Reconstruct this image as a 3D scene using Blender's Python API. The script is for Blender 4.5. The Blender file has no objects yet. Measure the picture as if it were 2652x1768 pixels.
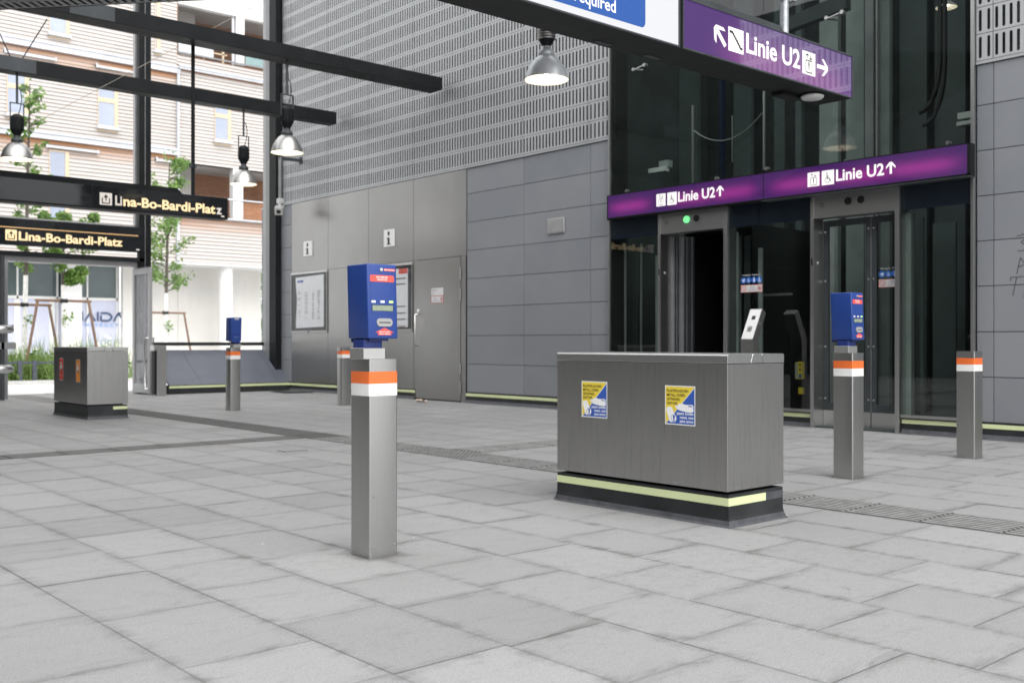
import bpy, bmesh, math, random
from mathutils import Vector, Matrix
random.seed(7)
S = bpy.context.scene
COL = S.collection
PI = math.pi
# ------------------------------------------------------------------ camera calibration
CF, CCX, CCY, CH = 2650.0, 1326.0, 886.0, 1.0
TH = math.radians(41.45)
FW = (math.sin(TH), math.cos(TH)); RT = (math.cos(TH), -math.sin(TH))
# ------------------------------------------------------------------ materials
M = {}
EXPO = 1.3; EM = 2**-EXPO      # emission of lamps and lit signs is set for this exposure
def nt(name):
    m = bpy.data.materials.new(name); m.use_nodes = True
    n = m.node_tree; n.nodes.clear()
    o = n.nodes.new('ShaderNodeOutputMaterial'); M[name] = m
    return m, n, o
class NG:
    def __init__(s, n): s.n = n
    def new(s, t, **k):
        x = s.n.nodes.new(t)
        for a, b in k.items(): setattr(x, a, b)
        return x
    def link(s, a, b): s.n.links.new(a, b)
    def inp(s, node, key, v):
        if hasattr(v, 'is_linked') or isinstance(v, bpy.types.NodeSocket): s.link(v, node.inputs[key])
        else: node.inputs[key].default_value = v
    def math(s, op, a, b=None, c=None, clamp=False):
        x = s.new('ShaderNodeMath', operation=op); x.use_clamp = clamp
        s.inp(x, 0, a)
        if b is not None: s.inp(x, 1, b)
        if c is not None: s.inp(x, 2, c)
        return x.outputs[0]
    def coord(s, kind='Object', scale=(1,1,1), loc=(0,0,0)):
        t = s.new('ShaderNodeTexCoord'); m = s.new('ShaderNodeMapping')
        m.inputs['Scale'].default_value = scale; m.inputs['Location'].default_value = loc
        s.link(t.outputs[kind], m.inputs[0]); return m.outputs[0]
    def geo(s, scale=(1,1,1)):
        t = s.new('ShaderNodeNewGeometry'); m = s.new('ShaderNodeMapping')
        m.inputs['Scale'].default_value = scale
        s.link(t.outputs['Position'], m.inputs[0]); return m.outputs[0]
    def noise(s, vec, scale, detail=4, rough=.55, dist=0):
        x = s.new('ShaderNodeTexNoise'); s.link(vec, x.inputs['Vector'])
        x.inputs['Scale'].default_value = scale; x.inputs['Detail'].default_value = detail
        x.inputs['Roughness'].default_value = rough; x.inputs['Distortion'].default_value = dist
        return x.outputs['Fac']
    def ramp(s, f, stops):
        x = s.new('ShaderNodeValToRGB'); s.link(f, x.inputs[0]); e = x.color_ramp.elements
        while len(e) < len(stops): e.new(.5)
        for i, (p, c) in enumerate(stops):
            e[i].position = p; e[i].color = (c, c, c, 1) if not hasattr(c, '__len__') else (*c, 1)
        return x.outputs[0]
    def maprange(s, f, a, b, c, d):
        x = s.new('ShaderNodeMapRange'); s.link(f, x.inputs[0])
        for i, v in zip((1,2,3,4), (a,b,c,d)): x.inputs[i].default_value = v
        return x.outputs[0]
    def mix(s, f, a, b, mode='MIX'):
        x = s.new('ShaderNodeMix', data_type='RGBA', blend_type=mode)
        s.inp(x, 0, f)
        for k, v in ((6, a), (7, b)):
            if isinstance(v, bpy.types.NodeSocket): s.link(v, x.inputs[k])
            else: x.inputs[k].default_value = (*v, 1)
        return x.outputs[2]
    def bump(s, h, strength=.2, dist=.01):
        x = s.new('ShaderNodeBump'); s.link(h, x.inputs['Height'])
        x.inputs['Strength'].default_value = strength; x.inputs['Distance'].default_value = dist
        return x.outputs[0]
def principled(g, o, base, rough=.5, metal=0., normal=None, spec=.5, **kw):
    p = g.new('ShaderNodeBsdfPrincipled')
    if isinstance(base, bpy.types.NodeSocket): g.link(base, p.inputs['Base Color'])
    else: p.inputs['Base Color'].default_value = (*base, 1)
    g.inp(p, 'Roughness', rough); g.inp(p, 'Metallic', metal)
    p.inputs['Specular IOR Level'].default_value = spec
    if normal is not None: g.link(normal, p.inputs['Normal'])
    for k, v in kw.items(): p.inputs[k.replace('_', ' ')].default_value = v
    g.link(p.outputs[0], o.inputs[0]); return p
def simple(name, col, rough=.5, metal=0., var=.12, scale=6., spec=.5, bump=0., stretch=(1,1,1)):
    m, n, o = nt(name); g = NG(n)
    v = g.coord('Object', stretch)
    f = g.noise(v, scale, 5, .6)
    a = tuple(c*(1-var) for c in col); b = tuple(min(1, c*(1+var)) for c in col)
    c = g.mix(g.maprange(f, .3, .7, 0, 1), a, b)
    r = g.maprange(f, .3, .7, max(0, rough-.06), min(1, rough+.06))
    nm = g.bump(g.noise(v, scale*12, 4), bump, .004) if bump else None
    principled(g, o, c, r, metal, nm, spec)
    return m
def emis(name, col, strength, rough=.35, base=None):
    m, n, o = nt(name); g = NG(n)
    p = principled(g, o, base or tuple(c*.5 for c in col), rough)
    p.inputs['Emission Color'].default_value = (*col, 1); p.inputs['Emission Strength'].default_value = strength*EM
    return m
def steel(name, base=.5, rough=.36, streak=(90, 90, 1.2), tint=(1, 1, .98), dirty=.0):
    m, n, o = nt(name); g = NG(n)
    v = g.geo(streak); f = g.noise(v, 3.0, 5, .7)
    big = g.noise(g.geo((1.3, 1.3, .9)), 2.0, 4, .6)
    lo = tuple(base*.975*t for t in tint); hi = tuple(base*1.02*t for t in tint)
    c = g.mix(g.maprange(f, .3, .7, 0, 1), lo, hi)
    c = g.mix(g.math('MULTIPLY', g.maprange(big, .4, .75, 0, 1), .12), c, tuple(base*.7*t for t in (1, .97, .92)))
    if dirty:
        d = g.noise(g.geo((22, 22, 1.3)), 2.2, 7, .78)
        c = g.mix(g.maprange(d, .50, .74, 0, dirty), c, tuple(base*.62*t for t in (1, .97, .92)))
    r = g.math('ADD', g.maprange(f, .3, .7, rough-.008, rough+.012), g.math('MULTIPLY', big, .06))
    p = principled(g, o, c, r, 1.0)
    return m
steel('stainless', .46, .30, dirty=.15)
steel('stainless_bin', .45, .30, dirty=.6, tint=(1, .99, .96))
steel('stainless_lid', .56, .30, (3, 60, 60))
steel('stainless_wall', .33, .28, (3, 3, 120), tint=(1, .985, .96))
steel('stainless_frame', .56, .30)
steel('stainless_rail', .62, .25, (60, 60, 60))
steel('alu_bright', .60, .42, (40, 40, 4))
steel('lamp_metal', .42, .30, (20, 20, 8), tint=(1, .98, .95))
simple('lamp_metal_pale', (.52, .54, .56), .38, .3, var=.06)
simple('black_steel', (.010, .011, .012), .5, var=.25, scale=3, bump=.05, spec=.16)
simple('dark_grey_steel', (.045, .051, .055), .5, var=.2, scale=4, spec=.3)
simple('grey_steel', (.22, .225, .23), .45, var=.12, scale=4)
simple('frame_alu', (.34, .34, .345), .42, metal=.3, var=.08, scale=5)
simple('black_plastic', (.01, .01, .011), .35)
simple('navy_panel', (.012, .02, .045), .4)
simple('rubber', (.006, .006, .007), .7)
simple('galvanised', (.42, .44, .46), .4, .7, var=.2, scale=30)
simple('housing_blue', (.017, .050, .23), .34, var=.05, scale=20)
simple('bracket_blue', (.012, .028, .16), .45, var=.15, scale=30)
simple('band_orange', (.78, .16, .035), .38, var=.04, scale=10)
simple('band_white', (.78, .78, .76), .38, var=.03, scale=10)
simple('label_red', (.75, .09, .07), .4, var=.03)
simple('paint_white', (.8, .8, .78), .5, var=.03)
simple('ink_white', (.85, .85, .85), .5, var=.02)
simple('ink_black', (.015, .015, .015), .6)
simple('ink_dark_grey', (.12, .12, .13), .6)
simple('sticker_yellow', (.80, .62, .06), .45, var=.03)
simple('sticker_blue', (.035, .10, .42), .45, var=.03)
simple('sticker_red', (.62, .06, .03), .45, var=.05)
simple('sticker_orange', (.78, .27, .02), .45, var=.05)
simple('pictogram_blue', (.03, .14, .50), .45)
simple('notice_white', (.62, .62, .62), .4, var=.03)
simple('paper', (.80, .80, .82), .5, var=.04, scale=8)
simple('slot_grey', (.33, .33, .33), .4, var=.06)
simple('lcd', (.24, .29, .20), .25, var=.15, scale=60)
simple('led_lens', (.75, .75, .8), .2)
emis('led_green', (.55, .95, .25), 1.1)
emis('signal_green', (.18, .95, .30), 1.2)
simple('luminous_strip', (.64, .70, .40), .45, var=.05, scale=3)
simple('plinth_black', (.014, .016, .017), .5, var=.6, scale=5, bump=.1)
simple('plinth_apron', (.06, .062, .07), .55, var=.35, scale=14, bump=.1)
simple('crumpled', (.6, .48, .38), .8)
simple('yellow_plastic', (.75, .55, .03), .4)
simple('pale_box', (.55, .56, .54), .5)
simple('cable', (.01, .01, .01), .5)
simple('wire_steel', (.25, .23, .2), .4, .8)
simple('shaft_panel', (.085, .105, .105), .55, var=.15, scale=3)
simple('shaft_light', (.28, .31, .30), .5, var=.15, scale=3)
simple('shaft_back', (.045, .055, .055), .6, var=.3, scale=1.5)
simple('shaft_dark', (.012, .014, .014), .6, var=.3, scale=3)
simple('graffiti', (.10, .09, .095), .7)
# slate ------------------------------------------------------------
def tone_attr(g):
    a = g.new('ShaderNodeAttribute', attribute_name='tone'); return a.outputs['Fac']
def slate():
    m, n, o = nt('slate'); g = NG(n)
    t = tone_attr(g)
    fine = g.noise(g.geo((14, 14, 160)), 2.0, 5, .7)
    big = g.noise(g.geo((1, 1, 1)), 1.4, 5, .6)
    spk = g.noise(g.geo((1, 1, 1)), 130, 2, .5)
    c = g.mix(t, (.185, .196, .215), (.25, .258, .276))
    c = g.mix(g.maprange(fine, .35, .7, 0, .35), c, (.145, .155, .172))
    c = g.mix(g.maprange(big, .4, .75, 0, .4), c, (.255, .26, .265))
    c = g.mix(g.maprange(spk, .68, .8, 0, .5), c, (.3, .3, .32))
    principled(g, o, c, g.maprange(fine, .3, .7, .42, .58), 0, g.bump(fine, .12, .003))
slate()
def perf():
    m, n, o = nt('perforated_sheet'); g = NG(n)
    big = g.noise(g.geo((.7, .7, .5)), 2.0, 5, .6)
    c = g.mix(big, (.39, .402, .412), (.47, .48, .485))
    principled(g, o, c, g.maprange(big, .3, .7, .36, .5), .35)
perf()
def soff():
    m, n, o = nt('soffit_sheet'); g = NG(n)
    big = g.noise(g.geo((.7, .7, .5)), 2.0, 5, .6)
    principled(g, o, g.mix(big, (.20, .205, .21), (.25, .255, .26)), .45, .3)
soff()
# paving -------------------------------------------------------------
def paving():
    m, n, o = nt('paving'); g = NG(n)
    t = tone_attr(g)
    u1 = g.new('ShaderNodeUVMap', uv_map='near').outputs[0]; u2 = g.new('ShaderNodeUVMap', uv_map='far').outputs[0]
    s1 = g.new('ShaderNodeSeparateXYZ'); g.link(u1, s1.inputs[0]); s2 = g.new('ShaderNodeSeparateXYZ'); g.link(u2, s2.inputs[0])
    d = g.math('MINIMUM', g.math('MINIMUM', s1.outputs[0], s1.outputs[1]), g.math('MINIMUM', s2.outputs[0], s2.outputs[1]))
    pos = g.geo()
    spk = g.noise(pos, 230, 3, .65); spk2 = g.noise(pos, 70, 4, .7)
    mid = g.noise(pos, 7, 6, .65, .6); big = g.noise(pos, .9, 5, .6); smear = g.noise(g.geo((1.4, 5, 1)), 2.2, 6, .7, 1.2)
    c = g.mix(t, (.19, .189, .186), (.275, .274, .271))
    c = g.mix(g.maprange(big, .35, .7, 0, .45), c, (.262, .262, .278))
    grime = g.math('MULTIPLY', g.maprange(g.noise(pos, .55, 3, .5), .47, .64, 0, 1), g.maprange(g.noise(pos, 16, 8, .8), .50, .66, 0, .6), clamp=True)
    c = g.mix(grime, c, (.13, .128, .124))
    c = g.mix(g.maprange(spk, .40, .66, .0, .40), c, (.42, .42, .42))
    c = g.mix(g.maprange(spk, .50, .30, 0, .55), c, (.10, .10, .10))
    c = g.mix(g.maprange(spk2, .48, .74, 0, .42), c, (.15, .15, .146))
    # dirt held along the joints, patchy
    dj = g.math('ADD', d, g.math('MULTIPLY', g.math('SUBTRACT', mid, .5), .16))
    edge = g.maprange(dj, -.012, .055, 1, 0)
    edge = g.math('MULTIPLY', edge, g.maprange(smear, .40, .66, .04, .85), clamp=True)
    c = g.mix(edge, c, (.105, .103, .098))
    c = g.mix(g.maprange(d, .0005, .007, .45, 0), c, (.12, .118, .115))
    # worn smears
    st = g.math('MULTIPLY', g.maprange(smear, .54, .74, 0, .6), g.maprange(mid, .4, .62, 0, 1), clamp=True)
    c = g.mix(st, c, (.125, .124, .12))
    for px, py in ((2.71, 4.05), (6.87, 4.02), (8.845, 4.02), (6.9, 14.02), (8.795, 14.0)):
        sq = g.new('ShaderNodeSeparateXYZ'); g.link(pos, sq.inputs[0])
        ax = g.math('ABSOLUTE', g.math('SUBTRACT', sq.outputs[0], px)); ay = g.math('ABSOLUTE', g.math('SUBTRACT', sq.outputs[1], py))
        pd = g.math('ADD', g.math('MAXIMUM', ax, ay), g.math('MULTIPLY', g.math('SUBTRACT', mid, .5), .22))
        c = g.mix(g.maprange(pd, .07, .15, .75, 0), c, (.10, .098, .095))  # dirt round the post feet, also painted in as their contact shadow
    vor = g.new('ShaderNodeTexVoronoi'); g.link(g.geo((1, 1.6, 1)), vor.inputs['Vector']); vor.inputs['Scale'].default_value = 2.1
    spot = g.math('MULTIPLY', g.maprange(vor.outputs['Distance'], .030, .018, 0, .7), g.maprange(g.noise(pos, 1.7, 2), .47, .52, 0, 1), clamp=True)
    c = g.mix(spot, c, (.12, .12, .12))
    vo2 = g.new('ShaderNodeTexVoronoi'); g.link(g.geo((1, 1, 1)), vo2.inputs['Vector']); vo2.inputs['Scale'].default_value = 3.7
    sp2 = g.math('MULTIPLY', g.maprange(vo2.outputs['Distance'], .03, .022, 0, .8), g.maprange(g.noise(pos, 2.3, 2), .56, .6, 0, 1), clamp=True)
    c = g.mix(sp2, c, (.7, .7, .69))
    h = g.math('ADD', g.math('MULTIPLY', spk, .6), spk2)
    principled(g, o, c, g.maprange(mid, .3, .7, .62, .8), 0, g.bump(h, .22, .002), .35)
paving()
simple('joint_sand', (.15, .148, .142), .9, var=.4, scale=9)
simple('ground_stone', (.56, .56, .55), .8, var=.1, scale=2)
simple('tactile_base', (.055, .055, .053), .85, var=.25, scale=12)
simple('tactile_rib', (.21, .21, .206), .75, var=.25, scale=12, bump=.2)
simple('tactile_dark', (.12, .12, .118), .8, var=.25, scale=8, bump=.2)
# glass ---------------------------------------------------------------
def glass(name, tint, ior=1.5, rough=0., haze=0.):
    m, n, o = nt(name); g = NG(n)
    tr = g.new('ShaderNodeBsdfTransparent'); tr.inputs[0].default_value = (*tint, 1)
    gl = g.new('ShaderNodeBsdfGlossy'); gl.inputs['Roughness'].default_value = rough
    ge = g.new('ShaderNodeNewGeometry'); dt = g.new('ShaderNodeVectorMath', operation='DOT_PRODUCT'); g.link(ge.outputs['Normal'], dt.inputs[0]); g.link(ge.outputs['Incoming'], dt.inputs[1])
    f0 = 2.1*((ior-1)/(ior+1))**2; cs = g.math('SUBTRACT', 1.0, g.math('ABSOLUTE', dt.outputs['Value']), clamp=True)
    f = g.math('ADD', g.math('MULTIPLY', g.math('POWER', cs, 5.0), 1-f0), f0, clamp=True)
    mx = g.new('ShaderNodeMixShader'); g.link(f, mx.inputs[0]); g.link(tr.outputs[0], mx.inputs[1]); g.link(gl.outputs[0], mx.inputs[2])
    out = mx.outputs[0]
    if haze:
        df = g.new('ShaderNodeBsdfDiffuse'); df.inputs[0].default_value = (.7, .72, .75, 1)
        m2 = g.new('ShaderNodeMixShader'); ff = g.maprange(g.noise(g.geo((1, 1, .5)), 2.5, 5, .7), .4, .7, haze*.3, haze)
        g.link(ff, m2.inputs[0]); g.link(out, m2.inputs[1]); g.link(df.outputs[0], m2.inputs[2]); out = m2.outputs[0]
    g.link(out, o.inputs[0])
glass('lift_glass', (.70, .76, .73), 1.5)
glass('facade_glass', (.97, .975, .975), 1.35)
glass('scratched_glass', (.82, .84, .86), 1.45, 0, .35)
glass('case_glass', (.94, .95, .95), 1.22)
simple('window_pane', (.36, .40, .50), .08, var=.1, scale=.8, spec=.8)
simple('shop_pane', (.085, .115, .12), .12, var=.2, scale=.6, spec=.7)
simple('shop_film', (.58, .60, .74), .45, var=.05, scale=1)
simple('shop_dark_blue', (.03, .075, .17), .4)
simple('shop_light_blue', (.12, .33, .70), .4)
# exterior ---------------------------------------------------------------
def timber():
    m, n, o = nt('timber_boards'); g = NG(n)
    t = tone_attr(g)
    a = g.new('ShaderNodeAttribute', attribute_name='fresh').outputs['Fac']
    pos = g.geo((.6, .6, 26)); gr = g.noise(pos, 2, 5, .7); pt = g.noise(g.geo((.35, .35, 5)), 1.5, 4, .6)
    c = g.mix(t, (.53, .485, .46), (.64, .61, .595))
    c = g.mix(g.maprange(gr, .35, .7, 0, .4), c, (.47, .405, .365))
    fr = g.math('MULTIPLY', a, g.maprange(pt, .25, .6, .45, 1.25), clamp=True)
    c = g.mix(fr, c, g.mix(gr, (.36, .155, .065), (.56, .30, .165)))
    principled(g, o, c, .7, 0, None, .3)
timber()
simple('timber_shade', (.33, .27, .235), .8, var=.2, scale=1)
simple('timber_brown', (.30, .14, .07), .7, var=.35, scale=3, stretch=(1, 1, 8))
simple('window_timber', (.66, .52, .36), .5, var=.08)
simple('render_white', (.72, .715, .71), .75, var=.04, scale=.6)
simple('render_cream', (.66, .64, .61), .8, var=.08, scale=.5)
simple('concrete_soffit', (.42, .40, .38), .8, var=.1, scale=1)
simple('ledge_metal', (.62, .63, .66), .4, .2, var=.1, scale=2)
simple('pipe_metal', (.62, .64, .68), .4, .3)
simple('glass_rail', (.22, .32, .32), .2)
simple('slate_dark', (.088, .096, .118), .5, var=.15, scale=3, bump=.05)
simple('bark', (.10, .085, .07), .9, var=.4, scale=30, bump=.3)
simple('bark_white', (.74, .73, .70), .85, var=.15, scale=12)
simple('stake_wood', (.20, .125, .085), .8, var=.3, scale=10)
def leaf(name, a, b):
    m, n, o = nt(name); g = NG(n)
    t = tone_attr(g)
    c = g.mix(t, a, b)
    p = principled(g, o, c, .5, 0, None, .3)
    tl = g.new('ShaderNodeBsdfTranslucent'); g.link(c, tl.inputs[0])
    mx = g.new('ShaderNodeMixShader'); mx.inputs[0].default_value = .3
    g.link(p.outputs[0], mx.inputs[1]); g.link(tl.outputs[0], mx.inputs[2]); g.link(mx.outputs[0], o.inputs[0])
leaf('leaves', (.08, .17, .035), (.27, .42, .11))
leaf('bed_leaves', (.07, .15, .035), (.27, .38, .11))
simple('flower', (.8, .78, .74), .6)
simple('kerb_stone', (.62, .61, .59), .8, var=.08)
simple('fence_grey', (.07, .08, .10), .5)
# lit signs -------------------------------------------------------------
def lit_purple(name, centres, base=(.12, .045, .24), hot=(.42, .06, .34), zc=2.9, sx=.55, lo=.16, hi=.62, axis=0, zs=.10):
    m, n, o = nt(name); g = NG(n)
    pos = g.new('ShaderNodeNewGeometry').outputs['Position']; sp = g.new('ShaderNodeSeparateXYZ'); g.link(pos, sp.inputs[0])
    tot = None
    for c in centres:
        dx = g.math('DIVIDE', g.math('SUBTRACT', sp.outputs[axis], c), sx); dz = g.math('DIVIDE', g.math('SUBTRACT', sp.outputs[2], zc), zs)
        e = g.math('ADD', g.math('POWER', g.math('ABSOLUTE', dx), 4), g.math('POWER', g.math('ABSOLUTE', dz), 2))
        k = g.math('POWER', 2.718, g.math('MULTIPLY', e, -1.0))
        tot = k if tot is None else g.math('MAXIMUM', tot, k)
    c = g.mix(tot, base, hot)
    p = principled(g, o, (.02, .008, .04), .05, 0, None, 1.0)
    p.inputs['IOR'].default_value = 1.9; p.inputs['Coat Weight'].default_value = 1.0; p.inputs['Coat Roughness'].default_value = .02
    g.link(c, p.inputs['Emission Color']); g.link(g.maprange(tot, 0, 1, lo*EM, hi*EM), p.inputs['Emission Strength'])
lit_purple('purple_overhead', (5.75, 6.35), (.16, .065, .34), (.36, .10, .38), 2.86, .45, .46, .62, 0, .14)
lit_purple('purple_lift_far', (9.45, 8.35, 7.75), (.065, .016, .13), (.30, .03, .24), 2.865, .36, .7, .95, 1, .085)
lit_purple('purple_lift_near', (6.75, 5.95, 5.3), (.065, .016, .13), (.30, .03, .24), 2.865, .42, .7, .95, 1, .085)
emis('lit_white', (.95, .96, 1.0), .80, .1, (.1, .1, .1))
emis('lit_blue', (.035, .12, .46), .80, .1, (.02, .04, .1))
emis('lit_letter', (1, .96, .94), .95, .3, (.3, .3, .3))
emis('lit_warm', (1, .72, .40), 1.05, .3, (.3, .25, .15))
emis('lit_warm_line', (.75, .42, .15), .7, .3, (.2, .15, .1))
emis('dim_letter', (.72, .62, .54), .75, .4, (.3, .3, .3))
simple('sign_glass_black', (.006, .007, .009), .06, var=.1, spec=.6)
emis('bulb', (1, .86, .66), 26)
emis('small_bulb', (1, .88, .68), 14)
simple('lamp_inside', (.82, .80, .76), .4)

# ------------------------------------------------------------------ mesh builder
class MB:
    def __init__(s): s.v = []; s.f = []; s.m = []; s.mats = []; s.tone = []; s.fresh = []; s.cur_t = .5; s.cur_f = 0.; s.uv = None; s.smooth = []
    def mi(s, mat):
        if mat not in s.mats: s.mats.append(mat)
        return s.mats.index(mat)
    def face(s, pts, mat, smooth=False):
        i = len(s.v); s.v += [tuple(p) for p in pts]; s.f.append(tuple(range(i, i+len(pts)))); s.m.append(s.mi(mat)); s.tone.append(s.cur_t); s.fresh.append(s.cur_f); s.smooth.append(smooth)
    def faces(s, vs, fs, mat, smooth=False):
        i = len(s.v); s.v += [tuple(p) for p in vs]; k = s.mi(mat)
        for f in fs: s.f.append(tuple(i+q for q in f)); s.m.append(k); s.tone.append(s.cur_t); s.fresh.append(s.cur_f); s.smooth.append(smooth)
    def box(s, x0, x1, y0, y1, z0, z1, mat):
        if x0 > x1: x0, x1 = x1, x0
        if y0 > y1: y0, y1 = y1, y0
        if z0 > z1: z0, z1 = z1, z0
        vs = [(x0,y0,z0),(x1,y0,z0),(x1,y1,z0),(x0,y1,z0),(x0,y0,z1),(x1,y0,z1),(x1,y1,z1),(x0,y1,z1)]
        s.faces(vs, [(3,2,1,0),(4,5,6,7),(0,1,5,4),(1,2,6,5),(2,3,7,6),(3,0,4,7)], mat)
    def hexa(s, v8, mat): s.faces(v8, [(3,2,1,0),(4,5,6,7),(0,1,5,4),(1,2,6,5),(2,3,7,6),(3,0,4,7)], mat)
    def rbox(s, x0, x1, y0, y1, z0, z1, r, mat, k=3, topr=0., shear=(0, 0)):
        """vertical-edged rounded box; topr rounds the top rim too; shear = xy shift of the top"""
        def loop(ins, z):
            out = []; rr = max(r-ins, .0004)
            for cx, cy, a0 in ((x1-r, y1-r, 0), (x0+r, y1-r, 90), (x0+r, y0+r, 180), (x1-r, y0+r, 270)):
                for j in range(k+1):
                    a = math.radians(a0+90*j/k); out.append((cx+rr*math.cos(a), cy+rr*math.sin(a), z))
            fr = (z-z0)/(z1-z0)
            return [(x+shear[0]*fr, y+shear[1]*fr, z) for x, y, z in out]
        L = [loop(0, z0)]
        if topr:
            L = [loop(topr, z0)] + [loop(topr*(1-math.sin(a)), z0+topr*(1-math.cos(a))) for a in (.5, 1.0, PI/2)]
            L += [loop(topr*(1-math.cos(a)), z1-topr+topr*math.sin(a)) for a in (0, .5, 1.05, PI/2)]
        else: L.append(loop(0, z1))
        n = len(L[0]); vs = [p for l in L for p in l]; fs = []
        for q in range(len(L)-1):
            for i in range(n): fs.append((q*n+i, q*n+(i+1) % n, (q+1)*n+(i+1) % n, (q+1)*n+i))
        s.faces(vs, fs, mat, True)
        s.face(L[0][::-1], mat); s.face(L[-1], mat)
    def prism(s, poly, ax, a0, a1, mat):
        """poly in the two other axes (cyclic order), extruded along axis ax"""
        def P(u, v, w): return {0: (w, u, v), 1: (u, w, v), 2: (u, v, w)}[ax]
        n = len(poly); A = [P(u, v, a0) for u, v in poly]; B = [P(u, v, a1) for u, v in poly]
        s.faces(A+B, [tuple(range(n))[::-1], tuple(range(n, 2*n))] + [(i, (i+1) % n, n+(i+1) % n, n+i) for i in range(n)], mat)
    def tube(s, pts, r, mat, n=10, caps=True):
        pts = [Vector(p) for p in pts]; rings = []
        for i, p in enumerate(pts):
            d = (pts[min(i+1, len(pts)-1)]-pts[max(i-1, 0)]).normalized()
            up = Vector((0, 0, 1)) if abs(d.z) < .9 else Vector((1, 0, 0))
            a = d.cross(up).normalized(); b = d.cross(a).normalized()
            rr = r[i] if hasattr(r, '__len__') else r
            rings.append([p+rr*(math.cos(2*PI*k/n)*a+math.sin(2*PI*k/n)*b) for k in range(n)])
        vs = [q for R in rings for q in R]; fs = []
        for i in range(len(rings)-1):
            for k in range(n): fs.append((i*n+k, i*n+(k+1) % n, (i+1)*n+(k+1) % n, (i+1)*n+k))
        s.faces(vs, fs, mat, True)
        if caps: s.face(rings[0][::-1], mat); s.face(rings[-1], mat)
    def lathe(s, prof, cx, cy, mat, n=32, z0=0., smooth=True):
        vs = []; fs = []
        for r, z in prof:
            for k in range(n): a = 2*PI*k/n; vs.append((cx+r*math.cos(a), cy+r*math.sin(a), z0+z))
        for i in range(len(prof)-1):
            for k in range(n): fs.append((i*n+k, i*n+(k+1) % n, (i+1)*n+(k+1) % n, (i+1)*n+k))
        s.faces(vs, fs, mat, smooth)
    def build(s, name, parent=None, bevel=0., seg=2, fix=True):
        me = bpy.data.meshes.new(name)
        off = Vector(ROOT.get(parent.name, (0, 0, 0))) if parent else Vector((0, 0, 0))
        me.from_pydata([tuple(Vector(p)-off) for p in s.v], [], s.f)
        for mt in s.mats: me.materials.append(M[mt])
        me.polygons.foreach_set('material_index', s.m)
        me.polygons.foreach_set('use_smooth', s.smooth)
        if any(t != .5 for t in s.tone):
            at = me.attributes.new('tone', 'FLOAT', 'FACE'); at.data.foreach_set('value', s.tone)
        if any(s.fresh):
            at = me.attributes.new('fresh', 'FLOAT', 'FACE'); at.data.foreach_set('value', s.fresh)
        if s.uv:
            for nm, arr in s.uv.items():
                l = me.uv_layers.new(name=nm); l.data.foreach_set('uv', arr)
        if bevel:
            bm = bmesh.new(); bm.from_mesh(me)
            bmesh.ops.remove_doubles(bm, verts=bm.verts, dist=1e-5)
            es = [e for e in bm.edges if len(e.link_faces) == 2 and e.calc_face_angle(0) > .5]
            bmesh.ops.bevel(bm, geom=es, offset=bevel, segments=seg, affect='EDGES', clamp_overlap=True, profile=.6)
            bm.to_mesh(me); bm.free()
        o = bpy.data.objects.new(name, me); COL.objects.link(o)
        if parent:
            o.parent = parent; ROOT[o.name] = tuple(off)
        return o
ROOT = {}
def tag(o, label=None, cat=None, group=None, kind=None):
    if label: o['label'] = label
    if cat: o['category'] = cat
    if group: o['group'] = group
    if kind: o['kind'] = kind
    return o
def thing(name, loc, label, cat, group=None):
    o = bpy.data.objects.new(name, None); COL.objects.link(o); o.location = loc; o.empty_display_size = .2
    ROOT[o.name] = tuple(loc); return tag(o, label, cat, group)
def kids(o): return [c for c in bpy.data.objects if c.parent == o]
def copy_tree(o, parent=None, skip=()):
    c = o.copy(); COL.objects.link(c)
    if parent: c.parent = parent
    ROOT[c.name] = ROOT.get(o.name, (0, 0, 0))
    for ch in kids(o):
        if ch.name.split('.')[0] not in skip: copy_tree(ch, c, skip)
    return c
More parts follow.
